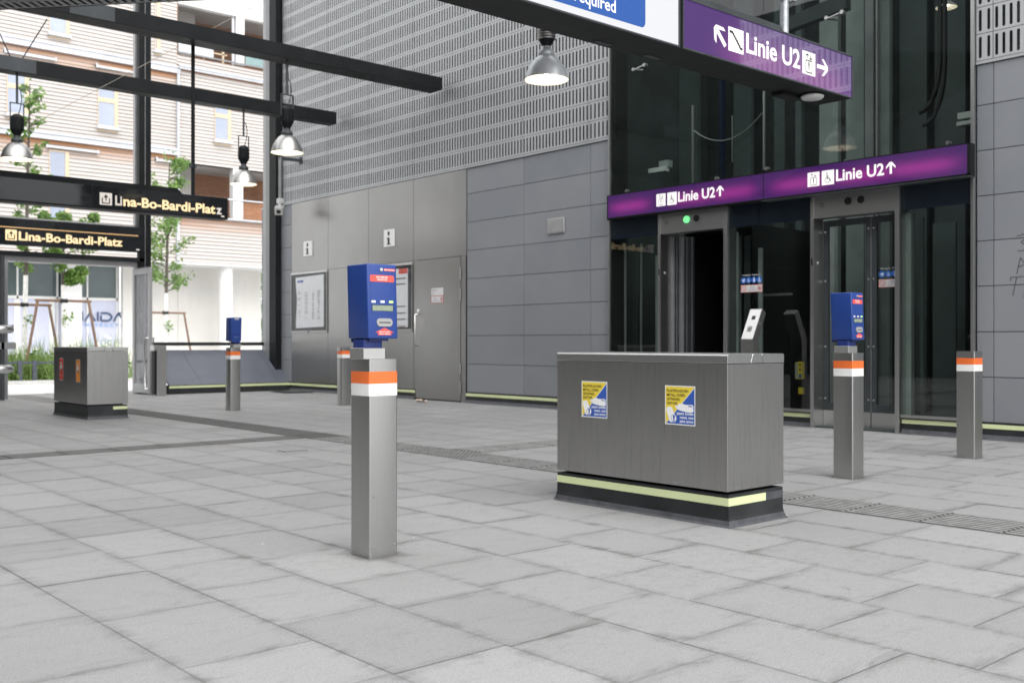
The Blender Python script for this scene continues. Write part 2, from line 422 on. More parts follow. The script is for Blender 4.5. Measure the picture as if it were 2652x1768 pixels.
# text -------------------------------------------------------------------
_tc = {}
def glyphs(body, bold, spacing=1.0):
    k = (body, bold, spacing)
    if k not in _tc:
        cu = bpy.data.curves.new('t', 'FONT'); cu.body = body; cu.size = 1.0; cu.offset = bold; cu.space_character = spacing; cu.resolution_u = 3
        ob = bpy.data.objects.new('t', cu); COL.objects.link(ob)
        dg = bpy.context.evaluated_depsgraph_get(); dg.update()
        me = bpy.data.meshes.new_from_object(ob.evaluated_get(dg))
        vs = [tuple(v.co) for v in me.vertices]; fs = [tuple(p.vertices) for p in me.polygons]
        bpy.data.objects.remove(ob); bpy.data.curves.remove(cu); bpy.data.meshes.remove(me)
        _tc[k] = (vs, fs)
    return _tc[k]
class Decal:
    """flat drawing frame: origin o (lower left), u right, v up, n outwards; size w x h in metres"""
    def __init__(s, mb, o, u, v, lift=.0006):
        s.mb = mb; s.o = Vector(o); s.u = Vector(u); s.v = Vector(v); s.n = s.u.cross(s.v); s.lift = lift
    def P(s, a, b, L): return s.o + s.u*a + s.v*b + s.n*(s.lift*L)
    def poly(s, pts, mat, L=1): s.mb.face([s.P(a, b, L) for a, b in pts], mat)
    def rect(s, a0, b0, a1, b1, mat, L=1): s.poly([(a0, b0), (a1, b0), (a1, b1), (a0, b1)], mat, L)
    def rrect(s, a0, b0, a1, b1, r, mat, L=1, k=4):
        pts = []
        for cx, cy, t0 in ((a1-r, b0+r, 270), (a1-r, b1-r, 0), (a0+r, b1-r, 90), (a0+r, b0+r, 180)):
            for j in range(k+1):
                t = math.radians(t0+90*j/k); pts.append((cx+r*math.cos(t), cy+r*math.sin(t)))
        s.poly(pts, mat, L)
    def circ(s, a, b, r, mat, L=1, n=24, sx=1.): s.poly([(a+sx*r*math.cos(2*PI*k/n), b+r*math.sin(2*PI*k/n)) for k in range(n)], mat, L)
    def ring(s, a, b, r0, r1, mat, L=1, n=24, t0=0., t1=2*PI):
        for k in range(n):
            p, q = t0+(t1-t0)*k/n, t0+(t1-t0)*(k+1)/n
            s.poly([(a+r0*math.cos(p), b+r0*math.sin(p)), (a+r1*math.cos(p), b+r1*math.sin(p)), (a+r1*math.cos(q), b+r1*math.sin(q)), (a+r0*math.cos(q), b+r0*math.sin(q))], mat, L)
    def line(s, a0, b0, a1, b1, w, mat, L=1):
        d = Vector((a1-a0, b1-b0)).normalized(); p = Vector((-d.y, d.x))*(w/2)
        s.poly([(a0-p.x, b0-p.y), (a1-p.x, b1-p.y), (a1+p.x, b1+p.y), (a0+p.x, b0+p.y)], mat, L)
    def text(s, body, a, b, h, mat, L=1, bold=.0, width=None, align='L', spacing=1.0):
        """cap height h, baseline at b"""
        vs, fs = glyphs(body, bold, spacing)
        cap = max(v[1] for v in glyphs('H', bold)[0])
        x0 = min(v[0] for v in vs); x1 = max(v[0] for v in vs)
        sy = h/cap; sx = (width/(x1-x0)) if width else sy
        W = (x1-x0)*sx; a0 = a if align == 'L' else (a-W if align == 'R' else a-W/2)
        s.mb.faces([s.P(a0+(x-x0)*sx, b+y*sy, L) for x, y, z in vs], fs, mat)
# pictograms -------------------------------------------------------------
def pic_exit(d, a, b, w, fg, bg, L=1):
    d.rrect(a, b, a+w, b+w, w*.06, fg, L)
    t = w*.09
    d.rect(a+w*.16, b+w*.10, a+w*.84, b+w*.10+t, bg, L+1)
    d.rect(a+w*.16, b+w*.10+t, a+w*.16+t, b+w*.58, bg, L+1); d.rect(a+w*.84-t, b+w*.10+t, a+w*.84, b+w*.58, bg, L+1)
    d.rect(a+w*.455, b+w*.34, a+w*.545, b+w*.70, bg, L+1)
    d.poly([(a+w*.30, b+w*.62), (a+w*.5, b+w*.60), (a+w*.70, b+w*.62), (a+w*.5, b+w*.88)], bg, L+1)
def pic_lift(d, a, b, w, h, fg, bg, L=1):
    d.rect(a, b, a+w, b+h, fg, L); t = w*.05
    x0, x1, y0, y1 = a+w*.26, a+w*.74, b+h*.10, b+h*.62
    for q in ((x0, y0, x1, y0), (x0, y1, x1, y1), (x0, y0, x0, y1), (x1, y0, x1, y1)): d.line(*q, t, bg, L+1)
    d.circ(a+w*.5, b+h*.54, w*.045, bg, L+1, 10)
    d.poly([(a+w*.44, b+h*.50), (a+w*.46, b+h*.36), (a+w*.48, b+h*.18), (a+w*.52, b+h*.18), (a+w*.54, b+h*.36), (a+w*.56, b+h*.50)], bg, L+1)
    for cx, sg in ((.36, 1), (.64, -1)):
        ya, yb = (b+h*.68, b+h*.90) if sg > 0 else (b+h*.90, b+h*.68)
        d.line(a+w*cx, ya, a+w*cx, yb, t, bg, L+1)
        d.line(a+w*(cx-.11), yb-sg*h*.08, a+w*cx, yb, t, bg, L+2); d.line(a+w*(cx+.11), yb-sg*h*.08, a+w*cx, yb, t, bg, L+3)
def pic_wheel(d, a, b, w, h, fg, bg, L=1, back=True):
    if back: d.rect(a, b, a+w, b+h, fg, L)
    k = w
    d.circ(a+k*.42, b+h*.80, k*.065, bg, L+1, 12)
    d.line(a+k*.42, b+h*.72, a+k*.45, b+h*.42, k*.10, bg, L+1)
    d.line(a+k*.43, b+h*.44, a+k*.64, b+h*.44, k*.08, bg, L+2); d.line(a+k*.62, b+h*.45, a+k*.74, b+h*.22, k*.08, bg, L+3)
    d.line(a+k*.43, b+h*.60, a+k*.62, b+h*.58, k*.05, bg, L+2)
    d.ring(a+k*.47, b+h*.34, k*.17, k*.22, bg, L+4, 16, math.radians(120), math.radians(350))
def arrow(d, a, b, size, ang, mat, L=1, w=.16):
    c, s_ = math.cos(ang), math.sin(ang)
    def T(x, y): return (a+size*(x*c-y*s_), b+size*(x*s_+y*c))
    d.poly([T(-.5, -w/2), T(.36, -w/2), T(.36, w/2), T(-.5, w/2)], mat, L)
    d.poly([T(.5, 0), T(.5-.02, .11), T(.12, .42), T(-.06, .42), T(.34, .02)], mat, L+1)
    d.poly([T(.5, 0), T(.34, -.02), T(-.06, -.42), T(.12, -.42), T(.48, -.11)], mat, L+1)
XU = (1, 0, 0); ZU = (0, 0, 1); YN = (0, -1, 0)
# ================================================================== SETTING: floor
XW = 10.66
def floor():
    mb = MB(); near = []; far = []
    G = .0008
    known = {1.315: [3.02, 3.72, 4.42, 4.99], 1.775: [2.55, 3.26, 3.92, 4.41, 4.75], 2.225: [2.03, 2.53, 3.17, 3.65, 4.30, 4.95], 2.68: [2.19, 2.70, 3.23, 3.66, 4.2, 4.85],
             3.14: [1.40, 1.96, 2.52, 3.0, 3.62, 4.3, 4.86], 3.60: [1.625, 2.06, 2.53, 3.2, 3.75, 4.35], 4.07: [1.75, 2.25, 2.92, 3.5, 4.1, 4.75], 4.53: [1.45, 2.03, 2.65, 3.25]}
    xs = [-8.78+.4575*i for i in range(22)]; xs = [x for x in xs if x < 1.2]+[1.315, 1.775, 2.225, 2.68, 3.14, 3.60, 4.07, 4.53, 5.0, 5.46]+[5.92+.4575*i for i in range(11)]
    xs = sorted(xs)
    xs = [x for x in xs if x < XW-.1]+[XW]
    branch = lambda x: (9.42, 9.80) if x < 5.4 and x > -2 else ((7.13, 7.56) if 5.9 < x < 9.2 else None)
    R = random.Random(11)
    for i in range(len(xs)-1):
        x0, x1 = xs[i], xs[i+1]
        if abs(x0-5.46) < .02: continue
        key = min(known, key=lambda k: abs(k-x0)) if any(abs(k-x0) < .02 for k in known) else None
        ys = list(known[key]) if key else [R.uniform(1.2, 1.8)]
        y = ys[0]
        while y > -3: y -= R.choice((.46, .56, .68)); ys.append(y)
        if x0 < 5.4:
            y = max(ys)
            while y < 4.75: y += R.choice((.46, .56, .68)); ys.append(y)
            ys = [q for q in ys if q < 5.12]+[5.40]
        y = max(ys)
        while y < 20.6: y += R.choice((.46, .56, .68)); ys.append(y)
        ys = sorted(ys); segs = list(zip(ys[:-1], ys[1:])); br = branch((x0+x1)/2)
        for a, b in segs:
            pieces = [(a, b)]
            if br:
                pieces = []
                if a < br[0]: pieces.append((a, min(b, br[0])))
                if b > br[1]: pieces.append((max(a, br[1]), b))
            for a_, b_ in pieces:
                if b_-a_ < .03: continue
                X0, X1, Y0, Y1 = x0+G, x1-G, a_+G, b_-G; w, l = X1-X0, Y1-Y0
                mb.cur_t = min(1, max(0.01, R.gauss(.5, .24)))
                dz = R.uniform(-.0006, .0006)
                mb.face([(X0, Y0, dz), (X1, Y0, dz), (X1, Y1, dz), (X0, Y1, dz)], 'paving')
                near += [0, 0, w, 0, w, l, 0, l]; far += [w, l, 0, l, 0, 0, w, 0]
    mb.cur_t = .5
    mb.face([(-9, -3.5, -.005), (XW+.1, -3.5, -.005), (XW+.1, 21, -.005), (-9, 21, -.005)], 'joint_sand'); near += [0]*8; far += [0]*8
    mb.uv = {'near': near, 'far': far}
    tag(mb.build('station_floor'), kind='structure')
    g = MB(); g.face([(-400, -400, -.012), (400, -400, -.012), (400, 500, -.012), (-400, 500, -.012)], 'ground_stone')
    tag(g.build('ground'), kind='structure')
floor()
def tactile():
    mb = MB(); R = random.Random(3)
    def strip(x0, x1, y0, y1, along, cell, ribs, bump=lambda c: False, rib='tactile_rib'):
        mb.face([(x0, y0, -.0035), (x1, y0, -.0035), (x1, y1, -.0035), (x0, y1, -.0035)], 'tactile_base')
        L0, L1 = (y0, y1) if along == 'y' else (x0, x1); W0, W1 = (x0, x1) if along == 'y' else (y0, y1)
        c = L0
        while c < L1-.02:
            e = min(c+cell, L1); w = (W1-W0)/ribs
            for k in range(ribs):
                a = W0+w*k+w*.20; b = W0+w*(k+1)-w*.20
                if bump((c+e)/2):
                    n = 9
                    for q in range(n):
                        s = c+(e-c)*(q+.12)/n; t = c+(e-c)*(q+.62)/n
                        X = (a, b, s, t) if along == 'y' else (s, t, a, b)
                        mb.box(*X, -.0035, .0035, rib)
                else:
                    s, t = c+.012, e-.012
                    X = (a, b, s, t) if along == 'y' else (s, t, a, b)
                    mb.box(*X, -.0035, .0035, rib)
            # end bars of each tile
            c = e
    strip(5.475, 5.915, -3.2, 9.35, 'y', .46, 8, lambda c: 7.0 < c < 7.7)
    strip(5.475, 5.915, 9.35, 16.6, 'y', .46, 8, lambda c: 9.3 < c < 9.9, 'tactile_dark')
    strip(5.935, 9.2, 7.15, 7.54, 'x', .46, 7, lambda c: c > 8.8)
    strip(-2, 5.455, 9.44, 9.78, 'x', .46, 7, lambda c: False, 'tactile_dark')
    tag(mb.build('tactile_paving'), kind='structure')
tactile()
# floor drain and litter
t = thing('floor_drain', (4.75, 8.43, 0), 'small dark drain grate set in the paving beside the ribbed guide strip', 'drain')
mb = MB(); mb.box(4.62, 4.86, 8.36, 8.50, -.004, .0025, 'tactile_base')
for k in range(5): mb.box(4.63, 4.85, 8.366+k*.027, 8.380+k*.027, .0025, .005, 'galvanised')
mb.build('grate', t)
mb = MB(); R = random.Random(5)
pts = [[(10.05+.10*i/5+R.uniform(-.01, .01), 13.6+.22*j/4+R.uniform(-.01, .01), .012+R.uniform(0, .045)) for i in range(6)] for j in range(5)]
for j in range(4):
    for i in range(5): mb.face([pts[j][i], pts[j][i+1], pts[j+1][i+1], pts[j+1][i]], 'crumpled')
tag(mb.build('crumpled_paper'), 'small crumpled beige paper lying on the paving before the steel door', 'litter')
mb = MB(); mb.prism([(9.9, 17.9), (10.45, 17.75), (10.55, 18.0), (10.3, 18.9), (10.0, 18.7)], 2, .004, .009, 'rubber')
tag(mb.build('floor_mat'), 'flat black rubber sheet lying on the paving in the far corner by the sloped plinth', 'mat')

# ================================================================== WALLS
ZJ = [.175, .64, 1.107, 1.58, 2.047, 2.513, 2.98, 3.45, 3.872]
def slate_panels(mb, ys, zs, x=XW, g=.004, seed=1):
    R = random.Random(seed)
    for a, b in zip(ys[:-1], ys[1:]):
        for c, d in zip(zs[:-1], zs[1:]):
            mb.cur_t = min(1, max(.01, R.gauss(.5, .22)))
            mb.box(x, x+.02, a+g, b-g, c+g, d-g, 'slate')
    mb.cur_t = .5
def slots(mb, P, u0, u1, v0, v1, nu, mat, hw, m, d=.003):
    """one perforated cassette: nu upright slots in a row; P maps (u, v, depth) to world"""
    pu = (u1-u0)/nu; g = .003
    for k in range(nu):
        a = u0+pu*k; c = a+pu/2; lo, hi = v0+m, v1-m; q = hw*.6
        U0, U1 = (a if k else a+g), (a+pu if k < nu-1 else a+pu-g); V0, V1 = v0+g, v1-g
        I = [(c+hw, lo+q), (c+hw, hi-q), (c+hw*.5, hi), (c-hw*.5, hi), (c-hw, hi-q), (c-hw, lo+q), (c-hw*.5, lo), (c+hw*.5, lo)]
        polys = [[(U1, lo+q), (U1, hi-q), I[1], I[0]], [(U1, hi-q), (U1, V1), (c+hw*.5, V1), I[2], I[1]], [(c+hw*.5, V1), (c-hw*.5, V1), I[3], I[2]],
                 [(c-hw*.5, V1), (U0, V1), (U0, hi-q), I[4], I[3]], [(U0, hi-q), (U0, lo+q), I[5], I[4]], [(U0, lo+q), (U0, V0), (c-hw*.5, V0), I[6], I[5]],
                 [(c-hw*.5, V0), (c+hw*.5, V0), I[7], I[6]], [(c+hw*.5, V0), (U1, V0), (U1, lo+q), I[0], I[7]]]
        for p in polys: mb.face([P(x, y, 0) for x, y in p], mat)
        for i in range(8):
            p, r = I[i], I[(i+1) % 8]; mb.face([P(*p, 0), P(*r, 0), P(*r, d), P(*p, d)], mat)
def perf_wall(mb, ys, rows, nmap=lambda a, b: 20, x=10.645):
    P = lambda u, v, d: (x+d, u, v)
    for a, b in zip(ys[:-1], ys[1:]):
        for r in range(rows):
            z0 = 3.908+.278*r
            slots(mb, P, a, b, z0, z0+.278, nmap(a, b), 'perforated_sheet', .0155, .030)
def plinth(name, par, y0, y1, apron=True):
    mb = MB(); mb.box(XW-.02, XW+.02, y0, y1, 0, .172, 'plinth_black')
    if apron: mb.prism([(XW-.02, .0), (XW-.075, .0), (XW-.05, .008), (XW-.03, .025), (XW-.0201, .06)], 1, y0, y1, 'plinth_apron') if False else mb.faces(
        [(XW-.022, y0, .05), (XW-.022, y1, .05), (XW-.035, y1, .018), (XW-.035, y0, .018), (XW-.075, y1, .002), (XW-.075, y0, .002)], [(3, 2, 1, 0), (5, 4, 2, 3)], 'plinth_apron')
    mb.build(name, par)
    s = MB(); y = y1
    while y > y0+.01:
        a = max(y0, y-.957); s.box(XW-.0245, XW-.0205, a+.002, y-.001, .113, .158, 'luminous_strip'); y = a
    s.build('luminous_strip', par)
W1 = thing('station_wall', (XW, 14.4, 0), 'long grey station wall with slate slabs, steel panels and slotted metal cladding', 'wall')
mb = MB(); mb.box(XW+.021, XW+.35, 9.955, 20.3, 0, 3.88, 'shaft_dark'); mb.box(XW+.10, XW+.35, 9.955, 20.3, 3.88, 9.3, 'shaft_dark'); mb.box(XW+.0, XW+.35, 9.955, 20.3, 9.3, 9.35, 'shaft_dark'); mb.build('wall_core', W1)
mb = MB(); slate_panels(mb, [9.955, 10.351, 11.789, 13.198], ZJ, seed=2); slate_panels(mb, [18.995, 20.3], ZJ, seed=4); mb.build('slate_cladding', W1, .0015, 1)
mb = MB()
for a, b in ((14.69, 16.12), (16.12, 17.553), (17.553, 18.99), (13.205, 14.69)):
    mb.box(XW-.004, XW+.02, a+.003, b-.003, 2.438, 3.87, 'stainless_wall')
for a, b in ((14.69, 16.12), (16.12, 17.553), (17.553, 18.99), (14.625, 14.686)):
    mb.box(XW-.004, XW+.02, a+.003, b-.003, .176, 2.434, 'stainless_wall')
mb.build('steel_cladding', W1, .002, 1)
mb = MB()
ys = [10.371+1.4365*i for i in range(7)]
perf_wall(mb, ys, 18); perf_wall(mb, [18.99, 19.35], 18, lambda a, b: 5); perf_wall(mb, [9.97, 10.371], 18, lambda a, b: 5)
mb.box(10.64, XW+.01, 9.955, 20.3, 3.876, 3.904, 'perforated_sheet')
mb.build('perforated_cladding', W1)
plinth('plinth', W1, 9.955, 13.198); plinth('plinth', W1, 14.625, 19.05)
# steel service door
mb = MB(); mb.box(10.638, XW+.02, 13.345, 14.586, .02, 2.425, 'stainless_wall')
door = mb.build('steel_door', W1, .004, 2); tag(door, 'flush grey steel service door with long upright handle')
mb = MB(); mb.box(10.646, XW+.02, 13.21, 13.338, .006, 2.434, 'stainless_wall'); mb.box(10.646, XW+.02, 14.593, 14.62, .006, 2.434, 'stainless_wall'); mb.box(10.646, XW+.02, 13.338, 14.593, 2.428, 2.436, 'dark_grey_steel')
mb.build('door_frame', W1)
for z0, z1 in ((2.045, 2.245), (1.696, 1.896), (.489, .634), (.132, .345)):
    mb = MB(); mb.tube([(10.632, 13.342, z0), (10.632, 13.342, z1)], .011, 'stainless_frame', 8); mb.build('hinge', door)
mb = MB(); mb.tube([(10.638, 14.53, 1.49), (10.575, 14.53, 1.49), (10.56, 14.53, 1.475), (10.56, 14.53, .96), (10.575, 14.53, .945), (10.638, 14.53, .945)], .012, 'stainless_rail', 10); mb.build('handle', door)
mb = MB(); mb.tube([(10.638, 14.52, 1.55), (10.625, 14.52, 1.55)], .03, 'paint_white', 12); mb.build('lock', door)
def wall_decal(y_left, z, x=XW-.004, lift=.0012): return Decal(MB(), (x, y_left, z), YN, ZU, lift)
d = wall_decal(14.147, 1.80, 10.637); d.rrect(0, 0, .343, .128, .01, 'notice_white'); d.text('Reinigung', .03, .085, .024, 'ink_dark_grey', 2); d.text('EG', .03, .05, .02, 'ink_dark_grey', 2); d.text('01.04', .03, .018, .02, 'ink_dark_grey', 2)
d.mb.build('notice', door)
d = wall_decal(14.147, 1.672, 10.637); d.rrect(0, 0, .343, .122, .01, 'sticker_red'); d.rrect(.008, .008, .335, .114, .008, 'notice_white', 2); d.text('Achtung', .05, .07, .02, 'ink_dark_grey', 3); d.text('nicht rauchen', .03, .03, .02, 'ink_dark_grey', 3, width=.18); d.ring(.29, .061, .030, .038, 'sticker_red', 3); d.poly([(.28, .035), (.302, .05), (.30, .09), (.285, .08)], 'ink_black', 3)
d.mb.build('notice', door)
# info signs, cases, access panel
def info_sign(y0, y1, z0, z1, label):
    r = thing('info_sign', (XW-.03, (y0+y1)/2, (z0+z1)/2), label, 'sign', 'information signs on the steel wall')
    mb = MB(); mb.box(XW-.03, XW-.004, y0, y1, z0, z1, 'paint_white'); mb.build('plate', r, .003)
    w, h = y1-y0, z1-z0
    d = Decal(MB(), (XW-.0305, y1, z0), YN, ZU, .001)
    d.circ(w*.5, h*.76, h*.135, 'ink_black', 1, 24, .78)
    d.rect(w*.40, h*.14, w*.60, h*.52, 'ink_black'); d.rect(w*.31, h*.46, w*.60, h*.52, 'ink_black', 2); d.rect(w*.31, h*.12, w*.69, h*.18, 'ink_black', 2)
    d.mb.build('letter', r)
info_sign(18.149, 18.463, 2.745, 3.047, 'white information sign with a black i above the timetable case nearest the corner')
info_sign(15.265, 15.58, 2.735, 3.05, 'white information sign with a black i above the blue validator on the steel wall')
def display_case(y0, y1, z0, z1, label, kind):
    r = thing('display_case', (XW, (y0+y1)/2, z0), label, 'display case', 'display cases set in the steel wall')
    mb = MB(); x0 = XW-.028
    mb.box(x0, XW-.004, y0+.006, y1-.006, z1, z1+.04, 'alu_bright'); mb.box(x0, XW-.004, y0+.006, y1-.006, z0-.048, z0, 'stainless_wall')
    mb.box(x0, XW-.004, y0+.006, y0+.02, z0, z1, 'stainless_wall'); mb.box(x0, XW-.004, y1-.02, y1-.006, z0, z1, 'stainless_wall')
    mb.build('frame', r, .003)
    mb = MB(); mb.box(XW-.010, XW-.0045, y0+.02, y1-.02, z0, z1, 'black_plastic'); mb.build('back_board', r)
    mb = MB(); mb.face([(x0+.002, y1-.02, z0), (x0+.002, y0+.02, z0), (x0+.002, y0+.02, z1), (x0+.002, y1-.02, z1)], 'case_glass'); mb.build('glass', r)
    mb = MB(); mb.tube([(x0-.012, (y0+y1)/2, z0-.024), (x0, (y0+y1)/2, z0-.024)], .016, 'black_plastic', 10); mb.build('lock', r)
    mb = MB(); R = random.Random(4)
    if kind == 0:   # curled timetable sheet
        pa, pb, pz0, pz1 = 18.80, 17.705, 1.29, 2.33; n, k = 24, 12; grid = []
        for j in range(n+1):
            v = j/n; z = pz0+(pz1-pz0)*v; inset = .055*math.sin(v*PI*1.0)**2*(1 if v < .9 else .6)
            grid.append([(XW-.0115-.006*abs(math.sin(v*5.5))*(1-i/k), pa-inset*(1-i/k)*.8-(pa-pb)*i/k, z+.02*(i/k)) for i in range(k+1)])
        for j in range(n):
            for i in range(k): mb.face([grid[j][i], grid[j][i+1], grid[j+1][i+1], grid[j+1][i]], 'paper', True)
        p = mb.build('timetable', r)
        d = Decal(MB(), (XW-.0195, 18.76, 1.29), YN, ZU, .0008)
        d.rect(.03, .93, .27, .975, 'sticker_blue'); d.text('Linie U2', .04, .94, .028, 'ink_white', 2)
        for c, (a, w) in enumerate(((.05, .16), (.33, .14), (.62, .10), (.82, .12))):
            z = .74
            while z > .16:
                if R.random() < (.55 if c < 2 else .92): d.rect(a, z, a+w*R.uniform(.6, 1), z+.008, 'slot_grey')
                z -= .021
        d.mb.build('print', p)
    else:
        mb.box(XW-.013, XW-.0105, 14.853, 15.95, 1.27, 2.315, 'paper'); p = mb.build('poster', r)
        d = Decal(MB(), (XW-.0135, 15.95, 1.27), YN, ZU, .0008)
        d.rect(.82, .955, 1.09, 1.045, 'sticker_red')
        for z in (.86, .76, .36, .24, .13): d.rect(.30, z, 1.02, z+.022, 'ink_dark_grey'); d.rect(1.04, z, 1.055, z+.022, 'ink_dark_grey')
        d.rect(.99, .02, 1.05, .03, 'sticker_red'); d.rect(.8, .0, 1.0, .03, 'slot_grey')
        d.mb.build('print', p)
display_case(17.556, 18.988, 1.234, 2.392, 'black display case holding a pale curled timetable by the far corner', 0)
display_case(14.70, 16.116, 1.234, 2.372, 'black display case with a white poster between blue validator and steel door', 1)
r = thing('access_panel', (XW, 11.06, 2.74), 'small square pale grey metal panel mounted high on the slate wall', 'panel')
mb = MB(); mb.rbox(0, 1, 0, 1, 0, 1, .1, 'alu_bright') if False else mb.box(XW-.022, XW, 10.881, 11.246, 2.628, 2.86, 'alu_bright'); mb.build('cover', r, .012, 3)
mb = MB(); mb.box(XW-.026, XW-.0221, 10.905, 11.222, 2.652, 2.836, 'frame_alu'); mb.build('inner_plate', r, .006, 2)
# right hand wall beyond the lifts
W2 = thing('station_wall', (XW, 2.5, 0), 'grey slate wall right of the lifts with graffiti and slotted metal above', 'wall')
mb = MB(); mb.box(XW+.021, XW+.35, -4, 4.776, 0, 3.88, 'shaft_dark'); mb.box(XW+.10, XW+.35, -4, 4.776, 3.88, 9.3, 'shaft_dark'); mb.build('wall_core', W2)
mb = MB(); slate_panels(mb, [-2.6, -1.15, .2875, 1.725, 3.1625, 4.60, 4.774], ZJ, seed=9); mb.build('slate_cladding', W2, .0015, 1)
mb = MB(); perf_wall(mb, [.29, 1.7265, 3.163, 4.5995], 15); perf_wall(mb, [4.6005, 4.774], 15, lambda a, b: 2); mb.box(10.64, XW+.01, -4, 4.774, 3.876, 3.904, 'perforated_sheet'); mb.build('perforated_cladding', W2)
plinth('plinth', W2, -2.6, 4.774)
d = Decal(MB(), (XW-.0008, 4.47, 1.45), YN, ZU, .0004)
def stroke(pts, w=.012):
    for p, q in zip(pts[:-1], pts[1:]): d.line(*p, *q, w, 'graffiti')
stroke([(.10, .62), (.17, .635), (.20, .60), (.14, .555), (.20, .52), (.17, .47), (.11, .47)]); stroke([(.235, .63), (.225, .46)]); stroke([(.235, .63), (.29, .60), (.235, .555), (.30, .47)])
stroke([(.10, .24), (.135, .40), (.20, .31)]); stroke([(.115, .31), (.20, .33)])
stroke([(.04, .17), (.04, .205), (.17, .21)]); stroke([(.10, .205), (.06, .02)]); stroke([(.17, .0), (.205, .19), (.25, .02)]); stroke([(.18, .09), (.25, .10)])
d.mb.build('graffiti', W2)

# ================================================================== LIFT FRONT AND SHAFT
LX = 10.62
LF = thing('lift_entrance', (LX, 7.4, 0), 'dark glass lift front with two steel framed lift doorways', 'lift')
def glass_pane(y0, y1, z0, z1, x=LX):
    mb = MB(); mb.face([(x, y1, z0), (x, y0, z0), (x, y0, z1), (x, y1, z1)], 'lift_glass'); return mb.build('glass_pane', LF)
for a, b in ((4.815, 5.585), (6.705, 7.895), (9.035, 9.928)):
    glass_pane(a, b, .21, 2.72)
    mb = MB(); mb.box(LX-.012, LX+.02, a, b, .176, .209, 'stainless_frame'); mb.build('sill', LF, .003)
    mb = MB(); mb.box(LX+.045, LX+.06, a, b, 2.45, 2.72, 'navy_panel'); mb.build('header_panel', LF)
    plinth('plinth', LF, a, b, True)
for a, b in ((4.815, 7.36), (7.366, 9.928)): glass_pane(a, b, 3.0, 8.6)
mb = MB(); mb.box(10.60, 10.66, 4.778, 4.812, 0, 9, 'stainless_frame'); mb.build('edge_trim', LF, .004)
mb = MB(); mb.box(10.60, 10.66, 9.93, 9.952, 0, 9, 'stainless_frame'); mb.build('edge_trim', LF, .004)
mb = MB(); mb.box(LX+.01, LX+.05, 4.812, 9.93, 2.73, 3.06, 'black_steel'); mb.build('transom_beam', LF)
def portal(yl, yr, lit, label):
    p = MB(); p.box(10.595, 10.80, yl-.045, yl, 0, 2.446, 'stainless_frame'); p.box(10.595, 10.80, yr, yr+.05, 0, 2.446, 'stainless_frame'); p.box(10.602, 10.80, yr+.003, yl-.003, 2.448, 2.72, 'stainless_frame'); p.box(10.598, 10.8, yl-.045, yl, 2.4465, 2.72, 'stainless_frame'); p.box(10.598, 10.8, yr, yr+.05, 2.4465, 2.72, 'stainless_frame')
    po = p.build('doorway_frame', LF, .003); tag(po, label)
    for k, dy in enumerate((.487, .647)):
        mb = MB(); y = yl-dy; m = 'signal_green' if (lit and k == 0) else 'black_plastic'
        mb.tube([(10.60, y, 2.609), (10.59, y, 2.609)], .047 if m == 'signal_green' else .043, m, 24); mb.build('signal_lamp', po)
    mb = MB()
    for i in range(5):
        for j in range(5): mb.tube([(10.6015, yl-.15+(i-2)*.012, 2.60+(j-2)*.012), (10.599, yl-.15+(i-2)*.012, 2.60+(j-2)*.012)], .003, 'black_plastic', 6)
    mb.build('speaker_grille', po)
    mb = MB(); mb.box(10.592, 10.596, yl-.030, yl-.012, 1.90, 1.985, 'black_plastic'); mb.build('slot_plate', po)
    mb = MB(); mb.tube([(10.70, yl-.046, 1.93), (10.70, yl-.054, 1.93)], .022, 'alu_bright', 14); mb.tube([(10.70, yl-.0545, 1.93), (10.70, yl-.056, 1.93)], .007, 'ink_black', 8); mb.build('key_switch', po)
    return po
portal(9.03, 7.897, True, 'steel lift doorway with a green signal lamp, door standing open')
pb = portal(6.698, 5.594, False, 'steel lift doorway with two dark lamps and closed glass doors')
def leafdoor(y0, y1, x=10.80):
    f = MB(); f.box(x, x+.04, y0, y0+.062, .2, 2.43, 'dark_grey_steel'); f.box(x, x+.04, y1-.062, y1, .2, 2.43, 'dark_grey_steel'); f.box(x, x+.04, y0+.062, y1-.062, 2.36, 2.43, 'dark_grey_steel'); f.box(x, x+.04, y0+.062, y1-.062, .2, .29, 'dark_grey_steel')
    o = f.build('lift_door', LF, .003)
    k = MB(); k.box(x-.004, x+.04, y0+.003, y1-.003, .015, .199, 'stainless_frame'); k.build('kick_plate', o)
    g = MB(); g.face([(x+.02, y1-.062, .29), (x+.02, y0+.062, .29), (x+.02, y0+.062, 2.36), (x+.02, y1-.062, 2.36)], 'lift_glass'); g.build('pane', o)
    for y in (y0+.03, y1-.03):
        for z in (.34, .95, 1.72, 2.30): s = MB(); s.tube([(x, y, z), (x-.006, y, z)], .011, 'alu_bright', 10); s.build('screw', o)
    return o
leafdoor(6.04, 6.652); dl = leafdoor(5.64, 6.036)
mb = MB(); mb.box(10.797, 10.80, 6.036, 6.04, .2, 2.42, 'frame_alu'); mb.build('door_seal', LF)
